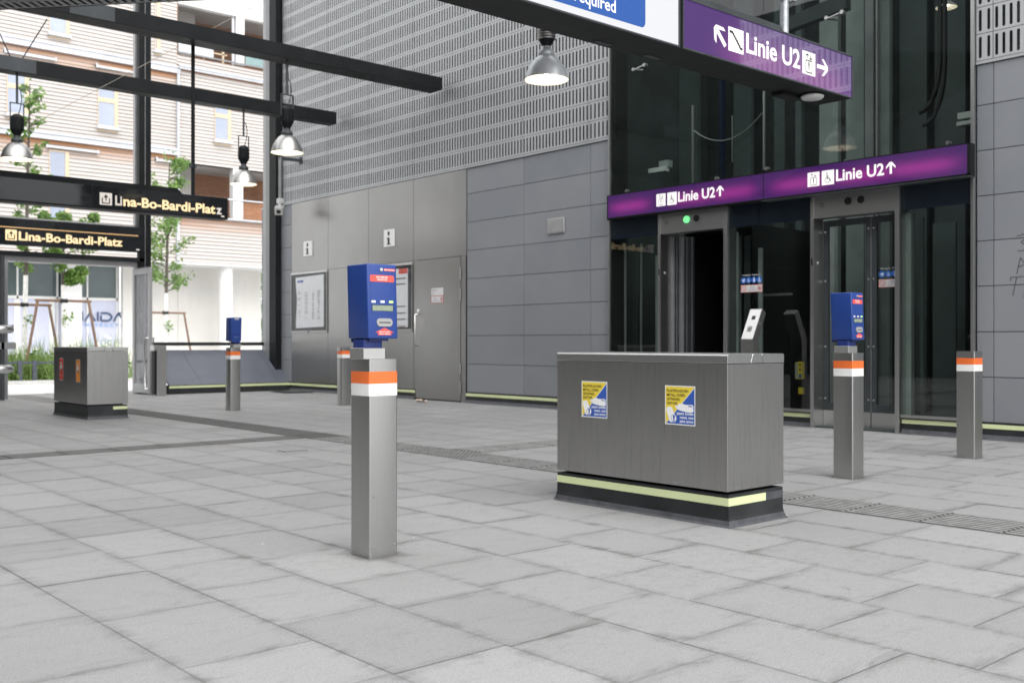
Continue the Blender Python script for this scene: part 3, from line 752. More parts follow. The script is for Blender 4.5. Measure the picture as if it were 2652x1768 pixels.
# open door leaves parked behind the glass, stacked jamb profiles
mb = MB()
for k, (x, y0, y1, m) in enumerate(((10.80, 8.93, 8.985, 'grey_steel'), (10.86, 8.90, 8.985, 'dark_grey_steel'), (10.93, 8.87, 8.985, 'grey_steel'), (11.0, 8.84, 8.985, 'dark_grey_steel'), (11.06, 8.80, 8.985, 'dark_grey_steel'))):
    mb.box(x, x+.05, y0+.02, y1, .02, 2.43, m)
mb.build('door_track', LF, .004)
def priority_sticker(y_left, x, z=1.62):
    d = Decal(MB(), (x, y_left, z), YN, ZU, .0008)
    d.text('Vorrang für - Priority for', .02, .205, .018, 'ink_white', 1, width=.27)
    for k in range(4):
        a = .04+.078*k; d.circ(a, .150, .039, 'pictogram_blue')
        if k == 0: d.poly([(a-.02, .165), (a-.012, .145), (a+.016, .145), (a+.022, .172), (a+.008, .158), (a-.01, .158)], 'ink_white', 2); d.circ(a-.008, .135, .006, 'ink_white', 2, 8); d.circ(a+.012, .135, .006, 'ink_white', 2, 8)
        elif k == 1: pic_wheel(d, a-.03, .118, .06, .062, 'ink_white', 'ink_white', 1, False)
        elif k == 2: d.circ(a, .174, .006, 'ink_white', 2, 8); d.poly([(a-.009, .165), (a-.008, .125), (a+.006, .125), (a+.014, .148), (a+.006, .165)], 'ink_white', 2)
        else: d.circ(a, .174, .006, 'ink_white', 2, 8); d.line(a, .166, a-.002, .142, .009, 'ink_white', 2); d.line(a-.002, .144, a-.014, .122, .006, 'ink_white', 3); d.line(a, .144, a+.012, .122, .006, 'ink_white', 3); d.line(a+.016, .15, a+.016, .122, .003, 'ink_white', 3)
    d.rect(0, 0, .318, .092, 'sticker_red'); d.rect(.004, .004, .074, .088, 'notice_white', 2); d.rect(.078, .004, .314, .088, 'notice_white', 2)
    for cx in (.039, .278):
        d.ring(cx, .046, .026, .032, 'sticker_red', 3); d.line(cx-.02, .066, cx+.02, .026, .005, 'sticker_red', 4)
    d.poly([(.262, .036), (.272, .062), (.292, .05), (.288, .03)], 'ink_black', 3)
    d.text('Aufzug', .165, .066, .012, 'ink_dark_grey', 3, align='C'); d.text('im Brandfall', .165, .044, .012, 'ink_dark_grey', 3, align='C'); d.text('nicht benutzen', .165, .020, .012, 'ink_dark_grey', 3, align='C', width=.13)
    return d.mb
priority_sticker(5.955, 10.8175).build('priority_sticker', dl)
o = priority_sticker(7.698, LX-.001).build('priority_sticker', LF)
# bracket fixings on the upper glass
def PX(px, x):
    a = (px-CCX)/CF; return x*(FW[1]+a*RT[1])/(FW[0]+a*RT[0])
def PZ(px, py, x):
    a = (px-CCX)/CF; return CH-(py-CCY)/CF*x/(FW[0]+a*RT[0])
for px, py in ((2140, 47), (1640, 180), (2455, 370), (1622, 495), (2190, 418), (1855, 462), (1985, 437)):
    y, z = PX(px, LX-.02), PZ(px, py, LX-.02)
    mb = MB(); mb.tube([(LX-.03, y, z), (LX+.02, y, z)], .022, 'stainless_rail', 10)
    if py < 200: mb.tube([(LX+.02, y, z), (LX+.12, y-.05, z)], .018, 'stainless_rail', 8); mb.tube([(LX-.02, y-.02, z-.01), (LX-.02, y-.2, z+.02)], .008, 'stainless_rail', 8); mb.tube([(LX-.03, y-.2, z+.02), (LX+.02, y-.2, z+.02)], .024, 'stainless_rail', 10)
    mb.build('glass_clamp', LF)
# shaft interior seen through the glass
SH = thing('lift_shaft', (12, 7.4, 0), 'dim lift shaft with steel columns and cables behind the dark glass', 'lift shaft')
mb = MB(); mb.box(13.3, 13.4, 4.4, 10.6, 0, 9, 'shaft_back'); mb.box(10.7, 13.3, 10.3, 10.4, 0, 9, 'shaft_back'); mb.box(10.7, 13.3, 4.3, 4.4, 0, 9, 'shaft_back'); mb.box(10.6, 12.85, 4.3, 10.4, 9, 9.1, 'shaft_back'); mb.box(10.64, 13.3, 4.4, 10.3, -.02, .02, 'shaft_back'); mb.build('shaft_wall', SH)
for p0, p1, x, m, z0, z1 in ((2122, 2170, 12.4, 'shaft_light', .1, 8.8), (2191, 2237, 12.45, 'shaft_light', .1, 8.8), (2276, 2303, 12.2, 'shaft_light', .1, 8.8), (2240, 2262, 12.0, 'grey_steel', .1, 8.8), (2268, 2272, 11.9, 'frame_alu', .1, 8.8), (1731, 1806, 12.6, 'shaft_panel', .1, 8.8), (2060, 2075, 12.3, 'shaft_panel', .1, 8.8), (1862, 1870, 12.1, 'navy_panel', .1, 8.8), (1706, 1712, 12.3, 'shaft_panel', .1, 8.8), (2330, 2400, 12.9, 'shaft_panel', .1, 8.8), (2420, 2500, 13.0, 'shaft_panel', .1, 8.8), (1600, 1640, 11.9, 'shaft_light', .1, 8.8), (2005, 2032, 12.7, 'shaft_panel', .1, 8.8), (1900, 1945, 12.9, 'shaft_panel', .1, 8.8)):
    ya, yb = PX(p0, x), PX(p1, x); mb = MB(); mb.box(x, x+.08, yb, ya, z0, z1, m); mb.build('shaft_column', SH)
for p, x, y0, y1, w in ((1793.5, 11.0, 273, 480, .026), (1978, 11.0, 235, 440, .028), (1896, 11.2, 300, 420, .012)):
    z1, z0 = PZ(p, y0, x), PZ(p, y1, x); y = PX(p, x); mb = MB(); mb.box(x, x+w, y-w/2, y+w/2, z0, z1, 'stainless_frame'); mb.build('chain_post', SH)
x = 11.0; A = (PX(1797, x), PZ(1797, 338, x)); B = (PX(1974, x), PZ(1974, 292, x)); mb = MB(); pts = []
for i in range(25):
    s = i/24; pts.append((x, A[0]+(B[0]-A[0])*s, A[1]+(B[1]-A[1])*s-.62*4*s*(1-s)*.38))
mb.tube(pts, .006, 'stainless_frame', 6); mb.build('chain', SH)
for p0, y0, p1, y1, r in ((2435, 0, 2382, 292, .03), (2447, 0, 2390, 325, .028)):
    x = 11.6; pts = []
    for i in range(22):
        s = i/21; px = p0 - (0 if s < .55 else (p0-p1)*((s-.55)/.45)**2); py = -60+(y1+60)*(s if s < .55 else .55+.45*(1-(1-(s-.55)/.45)**1.6))
        pts.append((x, PX(px, x), PZ(px, py, x)))
    mb = MB(); mb.tube(pts, r, 'cable', 8); mb.build('travelling_cable', SH)
x = 11.3; mb = MB()
mb.prism([(PX(2000, x), PZ(2000, 62, x)), (PX(2190, x), PZ(2190, -20, x)), (PX(2190, x), PZ(2190, 22, x)), (PX(2000, x), PZ(2000, 95, x))], 0, x, x+.12, 'dark_grey_steel'); mb.build('shaft_beam', SH)
for px, py, x, w, h, m in ((2500, 318, 11.2, .20, .045, 'pale_box'), (2500, 298, 11.25, .18, .07, 'pale_box'), (1700, 440, 11.1, .30, .065, 'pale_box'), (1718, 425, 11.15, .17, .10, 'shaft_light')):
    y, z = PX(px, x), PZ(px, py, x); mb = MB(); mb.box(x, x+.1, y-w/2, y+w/2, z-h/2, z+h/2, m); mb.build('junction_box', SH, .004)
mb = MB(); x = 11.2; mb.lathe([(.0, .05), (.04, .05), (.115, -.02), (.118, -.03)], 11.7, PX(2451, 11.7), 'lamp_inside', 20, PZ(2451, 14, 11.7)); mb.build('shaft_lamp', SH)
mb = MB(); mb.lathe([(0, .028), (.028, .02), (.034, 0), (.02, -.02), (0, -.026)], 11.7, PX(2451, 11.7), 'small_bulb', 14, PZ(2451, 12, 11.7)); mb.build('shaft_bulb', SH)
for px, x, z1, w, m in ((1617.5, 10.9, 2.4, .02, 'frame_alu'), (1659, 11.0, 2.4, .012, 'shaft_light'), (1701, 10.9, 2.2, .05, 'shaft_light'), (1968, 11.0, 2.2, .055, 'shaft_light'), (1898, 10.9, 2.42, .14, 'shaft_light'), (1915, 11.3, 2.42, .05, 'shaft_panel'), (1935, 11.4, 2.42, .10, 'shaft_panel'), (2020, 12.2, 2.4, .16, 'shaft_panel'), (2346, 10.75, 2.42, .10, 'shaft_light'), (2364, 10.8, 2.42, .012, 'alu_bright'), (2387, 11.2, 2.42, .04, 'shaft_panel'), (2445, 11.9, 2.42, .28, 'shaft_panel'), (1640, 11.5, 2.42, .12, 'shaft_panel')):
    y = PX(px, x); mb = MB(); mb.box(x, x+.03, y-w/2, y+w/2, .1, z1, m); mb.build('shaft_column', SH)
x = 11.3; mb = MB(); mb.box(x, x+.03, PX(2050, x), PX(1976, x), 1.60, 1.63, 'stainless_frame'); mb.build('handrail', SH)
cab = MB(); cab.box(11.15, 12.9, 9.0, 9.03, .05, 2.5, 'black_plastic'); cab.box(11.15, 12.9, 7.88, 7.91, .05, 2.5, 'black_plastic'); cab.box(12.87, 12.9, 7.91, 9.0, .05, 2.5, 'black_plastic'); cab.box(11.15, 12.9, 7.88, 9.03, 2.5, 2.53, 'black_plastic'); cab.build('lift_cab', SH)
r = thing('socket_box', (11.05, PX(2067, 11.05), 0), 'yellow socket box hanging on a cable behind the lift glass', 'socket box')
x = 11.05; y = PX(2067, x)
mb = MB(); mb.box(x, x+.06, y-.052, y, PZ(2067, 981, x), PZ(2067, 936, x), 'yellow_plastic'); mb.box(x, x+.06, y, y+.045, PZ(2067, 981, x), PZ(2067, 938, x), 'slot_grey'); mb.build('box', r, .006)
mb = MB(); mb.box(x-.004, x, y-.045, y-.01, PZ(2067, 978, x), PZ(2067, 968, x), 'sticker_blue'); mb.tube([(x, y-.028, PZ(2067, 944, x)), (x-.003, y-.028, PZ(2067, 944, x))], .014, 'ink_black', 10); mb.tube([(x, y-.028, PZ(2067, 957, x)), (x-.003, y-.028, PZ(2067, 957, x))], .014, 'ink_black', 10); mb.build('socket', r)
mb = MB(); z = PZ(2067, 936, x); mb.tube([(x+.02, y+.02, z), (x+.02, y+.01, z+.05), (x+.05, y-.03, z+.10), (x+.1, y-.05, z+.5)], .006, 'cable', 6); mb.tube([(x+.02, y, PZ(2067, 981, x)), (x+.02, y-.01, PZ(2067, 1005, x))], .006, 'cable', 6); mb.build('cable', r)
mb = MB(); mb.box(x, x+.05, y-.06, y, PZ(2067, 1020, x), PZ(2067, 1003, x), 'yellow_plastic'); mb.build('plug', r, .006)

# ================================================================== LIT LIFT SIGN
LS = thing('lift_sign', (10.5, 7.3, 2.72), 'long purple lit sign reading Linie U2 twice above the lift doors', 'sign')
mb = MB(); mb.box(10.502, 10.60, 4.765, 9.87, 2.71, 3.05, 'black_steel'); mb.box(10.497, 10.502, 7.279, 7.287, 2.715, 3.047, 'black_steel'); mb.box(10.492, 10.503, 4.765, 9.87, 3.043, 3.052, 'black_steel'); mb.box(10.492, 10.503, 4.765, 9.87, 2.722, 2.736, 'black_steel'); mb.box(10.492, 10.503, 4.765, 4.797, 2.71, 3.05, 'black_steel'); mb.box(10.492, 10.503, 9.858, 9.87, 2.71, 3.05, 'black_steel'); mb.box(10.45, 10.60, 4.765, 7.28, 2.700, 2.709, 'dark_grey_steel'); mb.build('casing', LS)
def lit_face(y0, y1, mat):
    mb = MB(); mb.face([(10.4995, y1, 2.737), (10.4995, y0, 2.737), (10.4995, y0, 3.042), (10.4995, y1, 3.042)], mat); return mb.build('lit_panel', LS)
def lift_lettering(par, ic1, ic2, tx, tw, ax):
    d = Decal(MB(), (10.4985, ic1, 2.737), YN, ZU, .0006)
    pic_lift(d, 0, .072, .155, .163, 'lit_letter', 'ink_dark_grey'); a = ic1-ic2; pic_wheel(d, a, .070, .157, .165, 'lit_letter', 'ink_dark_grey')
    d.text('Linie U2', ic1-tx, .100, .128, 'lit_letter', 1, .020, tw); arrow(d, ic1-ax, .166, .130, PI/2, 'lit_letter', 1, .20)
    d.mb.build('lettering', par)
lift_lettering(lit_face(7.287, 9.858, 'purple_lift_far'), 8.970, 8.783, 8.602, .596, 7.928)
lift_lettering(lit_face(4.797, 7.279, 'purple_lift_near'), 6.671, 6.485, 6.302, .585, 5.638)

# ================================================================== HANGING SIGNS
HS = thing('hanging_sign', (4, 4.158, 2.8), 'long hanging lit sign, white panel left and purple Linie U2 panel right', 'sign')
mb = MB(); mb.box(-1.5, 6.895, 4.0125, 4.308, 2.8, 3.113, 'black_steel'); mb.build('casing', HS, .003)
mb = MB()
for a, b in ((-1.5, 4.902), (4.930, 6.897)):
    mb.box(a, b, 4.000, 4.012, 2.797, 2.807, 'dark_grey_steel'); mb.box(a, b, 4.000, 4.012, 3.104, 3.116, 'dark_grey_steel'); mb.box(b-.011, b, 4.000, 4.012, 2.807, 3.104, 'dark_grey_steel')
    if a > 0: mb.box(a, a+.010, 4.000, 4.012, 2.807, 3.104, 'dark_grey_steel')
mb.build('frame', HS, .001, 1)
mb = MB(); mb.prism([(-1.5, 3.1135), (6.063, 3.1135), (6.014, 3.163), (-1.5, 3.163)], 1, 4.03, 4.25, 'dark_grey_steel'); mb.build('cover_plate', HS, .002, 1)
mb = MB(); mb.face([(-1.5, 4.006, 2.806), (4.893, 4.006, 2.806), (4.893, 4.006, 3.105), (-1.5, 4.006, 3.105)], 'lit_white'); wp = mb.build('white_panel', HS)
d = Decal(MB(), (0, 4.005, 0), XU, ZU, .0007); d.rrect(2.9, 2.849, 4.587, 3.09, .035, 'lit_blue'); d.text('not required', 4.330, 2.886, .070, 'lit_letter', 2, .012, .50, 'R'); d.text('validation', 4.352, 2.988, .070, 'lit_letter', 2, .012, .40, 'R'); d.mb.build('lettering', wp)
mb = MB(); mb.face([(4.939, 4.006, 2.806), (6.888, 4.006, 2.806), (6.888, 4.006, 3.105), (4.939, 4.006, 3.105)], 'purple_overhead'); pp = mb.build('purple_panel', HS)
d = Decal(MB(), (0, 4.005, 0), XU, ZU, .0007)
arrow(d, 5.305, 2.947, .155, math.radians(135), 'lit_letter', 1, .19)
d.rect(5.391, 2.873, 5.552, 3.027, 'lit_letter')
st = [(5.401, 2.990), (5.401, 3.006), (5.438, 3.006)]
for k in range(7): st += [(5.438+.0135*k, 2.996-.0135*k), (5.438+.0135*(k+1), 2.996-.0135*k)]
st += [(5.535, 2.912), (5.541, 2.912), (5.541, 2.897), (5.518, 2.897), (5.430, 2.987)]
d.poly(st, 'ink_black', 2)
d.text('Linie U2', 5.583, 2.898, .126, 'lit_letter', 1, .020, .625)
pic_lift(d, 6.237, 2.874, .161, .160, 'lit_letter', 'ink_black'); arrow(d, 6.491, 2.957, .140, 0, 'lit_letter', 1, .20)
d.mb.build('lettering', pp)
mb = MB(); mb.tube([(6.25, 4.16, 3.114), (6.25, 4.16, 9)], .031, 'galvanised', 16); mb.build('hanger_pole', HS)
mb = MB(); mb.box(6.19, 6.225, 4.10, 4.22, 3.43, 3.52, 'galvanised'); mb.box(6.275, 6.31, 4.10, 4.22, 3.41, 3.52, 'galvanised'); mb.tube([(6.207, 4.098, 3.48), (6.207, 4.088, 3.48)], .012, 'dark_grey_steel', 8); mb.tube([(6.292, 4.098, 3.48), (6.292, 4.088, 3.48)], .012, 'dark_grey_steel', 8); mb.build('pole_clamp', HS, .004)
mb = MB(); mb.lathe([(0, 0), (.070, .0), (.082, .012), (.082, .022), (.05, .034), (0, .034)], 6.56, 4.13, 'pale_box', 28, 2.765); mb.build('dome_antenna', HS)
for q in ((4.42, 4.55, 4.24, 4.275, 2.7945, 2.7999, 'dark_grey_steel'), (4.87, 5.0, 4.24, 4.275, 2.7945, 2.7999, 'dark_grey_steel'), (6.30, 6.56, 4.20, 4.30, 2.775, 2.7995, 'black_steel')):
    mb = MB(); mb.box(*q); mb.build('underside_fixing', HS)
def wire(name, pts, r, label, m='wire_steel', n=5):
    mb = MB(); mb.tube(pts, r, m, n); return tag(mb.build(name), label, 'wire')
wire('stay_wire', [(6.31, 4.12, 3.47), (8.2, 3.9, 3.85), (10.55, 3.6, 4.5)], .0035, 'thin steel wire running right from the pole clamp of the hanging sign')
wire('stay_wire', [(6.19, 4.16, 3.45), (5.92, 4.20, 3.37)], .0035, 'thin steel wire running left from the pole clamp behind the hanging sign')

LH = thing('hanging_sign', (3.7, 14.1, 2.8), 'black hanging sign with warm Lina-Bo-Bardi-Platz lettering on two steel rods', 'sign')
mb = MB(); mb.box(-1.5, 6.808, 14.0, 14.24, 2.795, 3.106, 'black_steel'); mb.build('casing', LH, .003)
mb = MB(); mb.prism([(-1.5, 3.1065), (6.133, 3.1065), (6.05, 3.183), (-1.5, 3.183)], 1, 14.02, 14.2, 'black_steel'); mb.build('cover_plate', LH)
for a, b in ((-1.45, 4.857), (4.872, 6.80)):
    mb = MB(); mb.face([(a, 13.998, 2.815), (b, 13.998, 2.815), (b, 13.998, 3.098), (a, 13.998, 3.098)], 'sign_glass_black'); mb.build('face_panel', LH)
d = Decal(MB(), (0, 13.996, 0), XU, ZU, .001); pic_exit(d, 4.957, 2.852, .165, 'dim_letter', 'ink_black'); d.text('Li', 5.165, 2.866, .128, 'dim_letter', 1, .030, .092); d.text('na-Bo-Bardi-Plat', 5.275, 2.866, .128, 'lit_warm', 1, .030, 1.335); d.text('z', 6.625, 2.866, .128, 'dim_letter', 1, .030, .085); d.rect(6.70, 2.825, 6.75, 2.845, 'dim_letter'); d.mb.build('lettering', LH)
for x in (1.2, 6.286):
    mb = MB(); mb.tube([(x, 14.03, 3.107), (x, 14.03, 5.3)], .027, 'black_steel', 12); rod = mb.build('hanger_rod', LH)
    mb = MB(); mb.box(x-.05, x+.05, 14.01, 14.05, 3.50, 3.56, 'dark_grey_steel'); mb.build('rod_clamp', rod, .006)
# ================================================================== VALIDATORS AND BOLLARDS
X0, Y0 = 2.63, 3.972; BW = .159
def post(r, topz=.9215):
    mb = MB(); mb.rbox(X0, X0+BW, Y0, Y0+BW, 0, topz, .009, 'stainless', 4); p = mb.build('post', r)
    mb = MB(); mb.rbox(X0-.001, X0+BW+.001, Y0-.001, Y0+BW+.001, .808, .864, .0098, 'band_orange', 4); mb.build('orange_band', r)
    mb = MB(); mb.rbox(X0-.001, X0+BW+.001, Y0-.001, Y0+BW+.001, .751, .8075, .0098, 'band_white', 4); mb.build('white_band', r)
    for x in (2.653, 2.770):
        for z in (.053, .285):
            mb = MB(); mb.lathe([(.0062, 0), (.0062, .0008), (.003, .0012), (.0028, .0004), (0, .0004)], 0, 0, 'grey_steel', 12)
            mb.v = [(x+a, Y0-.0002-c, z+b) for a, b, c in mb.v]; mb.build('screw', r)
    return p
def validator(label):
    r = thing('ticket_validator', (X0+BW/2, Y0+BW/2, 0), label, 'ticket validator', 'blue ticket validators on steel posts')
    post(r)
    mb = MB(); mb.box(2.614, 2.734, 3.995, 4.113, .9215, .973, 'alu_bright'); mb.build('neck', r, .0015, 1)
    mb = MB(); mb.rbox(2.618, 2.722, 4.0, 4.093, .9735, 1.012, .006, 'bracket_blue', 3); mb.box(2.64, 2.745, 3.985, 4.10, 1.006, 1.0165, 'bracket_blue'); mb.box(2.668, 2.70, 3.996, 4.0, .974, .981, 'bracket_blue'); mb.build('bracket', r)
    lean = .0145; z0, z1 = 1.017, 1.3635; y0 = 3.964; xa, xb = 2.620, 2.787
    mb = MB(); mb.rbox(xa, xb, y0, 4.137, z0, z1, .009, 'housing_blue', 4, .006, (0, lean)); hs = mb.build('housing', r)
    dv = Vector((0, lean, z1-z0)).normalized(); h = (z1-z0)/dv.z
    def D(): return Decal(MB(), (xa, y0-.0003, z0), XU, dv, .0006)
    zz = lambda z: (z-z0)/dv.z
    ox = -.006
    d = D(); d.line(.018, zz(1.13), .018, zz(1.285), .0008, 'bracket_blue'); d.line(.149, zz(1.13), .149, zz(1.285), .0008, 'bracket_blue'); d.line(.018, zz(1.130), .149, zz(1.130), .0008, 'bracket_blue'); d.mb.build('panel_groove', hs)
    d = D(); d.poly([(.016, zz(1.281)), (.149, zz(1.281)), (.149, zz(1.307)), (.144, zz(1.312)), (.021, zz(1.312)), (.016, zz(1.307))], 'label_red'); d.text('ENTWERTER', .0825, zz(1.2985), .0078, 'ink_white', 2, .012, .064, 'C'); d.text('VALIDATOR', .0825, zz(1.287), .0078, 'ink_white', 2, .012, .057, 'C'); d.mb.build('title_label', hs)
    d = D(); d.rect(.094, zz(1.332), .156, zz(1.3435), 'label_red'); d.circ(.101, zz(1.3378), .0033, 'ink_white', 2, 12); d.text('WIENER LINIEN', .108, zz(1.3355), .0046, 'ink_white', 2, .01, .043); d.mb.build('operator_label', hs)
    mb = MB(); yy = y0+lean*.93; mb.tube([(2.6985, yy, 1.338), (2.6985, yy-.004, 1.338)], .0082, 'alu_bright', 18); mb.tube([(2.6985, yy-.004, 1.338), (2.6985, yy-.0046, 1.338)], .0055, 'paint_white', 14); mb.box(2.6972, 2.6998, yy-.0052, yy-.0046, 1.3335, 1.3415, 'ink_black'); mb.build('lock', hs)
    for a, m in ((.021, 'led_lens'), (.071, 'led_lens'), (.119, 'led_green')):
        d = D(); d.rect(a, zz(1.183), a+.023, zz(1.1935), m); d.rect(a+.023, zz(1.183), a+.025, zz(1.1935), 'ink_black'); d.mb.build('indicator', hs)
    d = D(); d.rect(.024, zz(1.145), .142, zz(1.173), 'ink_black'); d.rect(.026, zz(1.146), .139, zz(1.171), 'lcd', 2)
    for k in range(14):
        d.text('0'if k % 3 else 'E', .030+.0074*k, zz(1.160), .006, 'slot_grey', 3); 
        if k > 3 and k < 11: d.text('8', .030+.0074*k, zz(1.150), .006, 'slot_grey', 3)
    d.mb.build('display', hs)
    mb = MB(); yy = y0+lean*.22; pts = []
    n = 10
    for k in range(n+1): a = -PI/2+PI*k/n; pts.append((2.735+.019*math.cos(a), 1.092+.019*math.sin(a)))
    for k in range(n+1): a = PI/2+PI*k/n; pts.append((2.685+.019*math.cos(a), 1.092+.019*math.sin(a)))
    mb.prism([(x, z) for x, z in pts], 1, yy-.005, yy+.004, 'slot_grey'); mb.box(2.676, 2.745, yy-.0055, yy-.005, 1.0875, 1.0965, 'slot_grey'); mb.box(2.679, 2.742, yy-.006, yy-.0054, 1.0895, 1.0945, 'ink_black'); mb.build('ticket_slot', hs, .001, 1)
    d = D(); d.poly([(.038, zz(1.0455)), (.053, zz(1.0455)), (.053, zz(1.033)), (.127, zz(1.033)), (.127, zz(1.0455)), (.143, zz(1.0455)), (.0895, zz(1.0675))], 'label_red'); d.text('Bitte entwerten', .090, zz(1.0465), .0055, 'ink_white', 2, .012, .058, 'C'); d.text('Please validate', .090, zz(1.0365), .0055, 'ink_white', 2, .012, .058, 'C'); d.mb.build('arrow_label', hs)
    # rear mounting plate
    mb = MB(); mb.box(2.645, 2.765, 4.138+lean*.2, 4.150+lean*.2, 1.0, 1.352, 'housing_blue'); bp = mb.build('back_plate', hs, .003)
    mb = MB()
    for x in (2.685, 2.725):
        for z in (1.075, 1.325): mb.tube([(x, 4.150, z), (x, 4.159, z)], .007, 'galvanised', 10)
        mb.box(x-.012, x+.012, 4.1495, 4.1555, 1.07, 1.12, 'bracket_blue')
    mb.build('bolt', bp)
    d = Decal(MB(), (2.755, 4.1550, 1.335), (-1, 0, 0), ZU, .0006); d.rect(.02, 0, .085, .014, 'notice_white'); d.mb.build('rear_label', bp)
    return r
v1 = validator('blue ticket validator on a steel post in the foreground, largest of the validators')
def place(src, x, y, label, rot=0, skip=()):
    c = copy_tree(src, skip=skip); c.location = (x, y, 0); c.rotation_euler.z = rot; c['label'] = label; return c
place(v1, 6.79+BW/2, 3.942+BW/2, 'blue ticket validator on a steel post in front of the lift doors')
place(v1, 6.822+BW/2, 13.945+BW/2, 'blue ticket validator seen from behind near the sloped plinth and glass facade', PI)
def bollard(label):
    r = thing('bollard', (X0+BW/2, Y0+BW/2, 0), label, 'bollard', 'square steel bollards with orange and white bands'); post(r); 
    return r
b1 = bollard('square steel bollard with orange and white bands standing right before the slate wall'); b1.location = (8.765+BW/2, 3.944+BW/2, 0)
place(b1, 8.715+BW/2, 13.925+BW/2, 'square steel bollard half hidden behind the foreground blue validator, before the steel wall')

# ================================================================== WASTE BINS
def bin_body(label):
    r = thing('recycling_bin', (4.78, 4.02, 0), label, 'bin', 'steel bins on black plinths')
    mb = MB(); mb.box(4.52, 5.047, 3.364, 4.684, .1925, .8815, 'stainless_bin'); mb.build('body', r, .003, 2)
    mb = MB(); mb.box(4.575, 4.99, 3.42, 4.63, .16, .1925, 'black_steel'); mb.build('shadow_gap', r)
    def lid(x0, x1, spread):
        m = MB(); r_ = .010
        if spread > 0: prof = [(x0, .884), (x1, .884), (x1+.022, .936-.006), (x1+.016, .9358), (x0+r_, .936), (x0+.003, .933), (x0, .936-r_)]
        else: prof = [(x0, .884), (x1, .884), (x1, .936-r_), (x1-.003, .933), (x1-r_, .936), (x0-.016, .9358), (x0-.022, .930)]
        m.prism([(x, z) for x, z in prof], 1, 3.362, 4.686, 'stainless_lid'); return m.build('lid_flap', r, .003, 2)
    def prism_fix(): pass
    a = lid(4.518, 4.7225, 1); b = lid(4.8565, 5.049, -1)
    m = MB(); m.prism([(4.729, .8845), (4.850, .8845), (4.832, .9285), (4.824, .9352), (4.757, .9352), (4.748, .9285)], 1, 3.363, 4.685, 'stainless_lid'); m.build('lid_spine', r, .001, 1)
    for y in (4.631, 4.328, 4.024, 3.719, 3.417):
        mb = MB(); mb.tube([(4.5205, y, .208), (4.5185, y, .208)], .006, 'galvanised', 10); mb.build('screw', r)
    for x in (4.60, 4.983):
        mb = MB(); mb.tube([(x, 3.3645, .207), (x, 3.3625, .207)], .006, 'galvanised', 10); mb.build('screw', r)
    mb = MB()
    L = [(4.508, 5.055, 3.338, 4.714, .001), (4.516, 5.048, 3.349, 4.706, .010), (4.524, 5.042, 3.358, 4.698, .035), (4.527, 5.038, 3.362, 4.692, .055), (4.528, 5.036, 3.364, 4.690, .174)]
    for (a0, a1, c0, c1, z), (e0, e1, f0, f1, w) in zip(L[:-1], L[1:]):
        A = [(a0, c0, z), (a1, c0, z), (a1, c1, z), (a0, c1, z)]; B = [(e0, f0, w), (e1, f0, w), (e1, f1, w), (e0, f1, w)]
        mt = 'plinth_black' if w > .04 else 'plinth_apron'
        for i in range(4): mb.face([A[i], A[(i+1) % 4], B[(i+1) % 4], B[i]], mt)
    e0, e1, f0, f1 = 4.528, 5.036, 3.364, 4.690
    for q in ((e0, e1, f0, f0+.02), (e0, e1, f1-.02, f1), (e0, e0+.02, f0+.02, f1-.02), (e1-.02, e1, f0+.02, f1-.02)): mb.box(*q, .1741, .1761, 'plinth_black')
    mb.face([(e0, f0, .15), (e1, f0, .15), (e1, f1, .15), (e0, f1, .15)], 'rubber')
    mb.build('plinth', r)
    return r
nb = bin_body('large steel recycling bin with two yellow and blue bottle stickers in the right foreground')
fb = copy_tree(nb); fb.location = (4.78+.105, 4.02+10.135, 0); fb['label'] = 'steel bin with small red and orange stickers before the open glass door'
s = MB(); s.box(4.5245, 4.5275, 4.245, 4.690, .115, .158, 'luminous_strip'); s.box(4.5245, 4.5275, 3.361, 4.2440, .115, .158, 'luminous_strip'); s.box(4.528, 4.868, 3.3605, 3.3635, .115, .158, 'luminous_strip'); s.build('luminous_strip', nb)
mb = MB(); mb.box(4.870, 5.036, 3.3615, 3.3637, .115, .158, 'plinth_apron'); mb.build('adhesive_residue', nb)
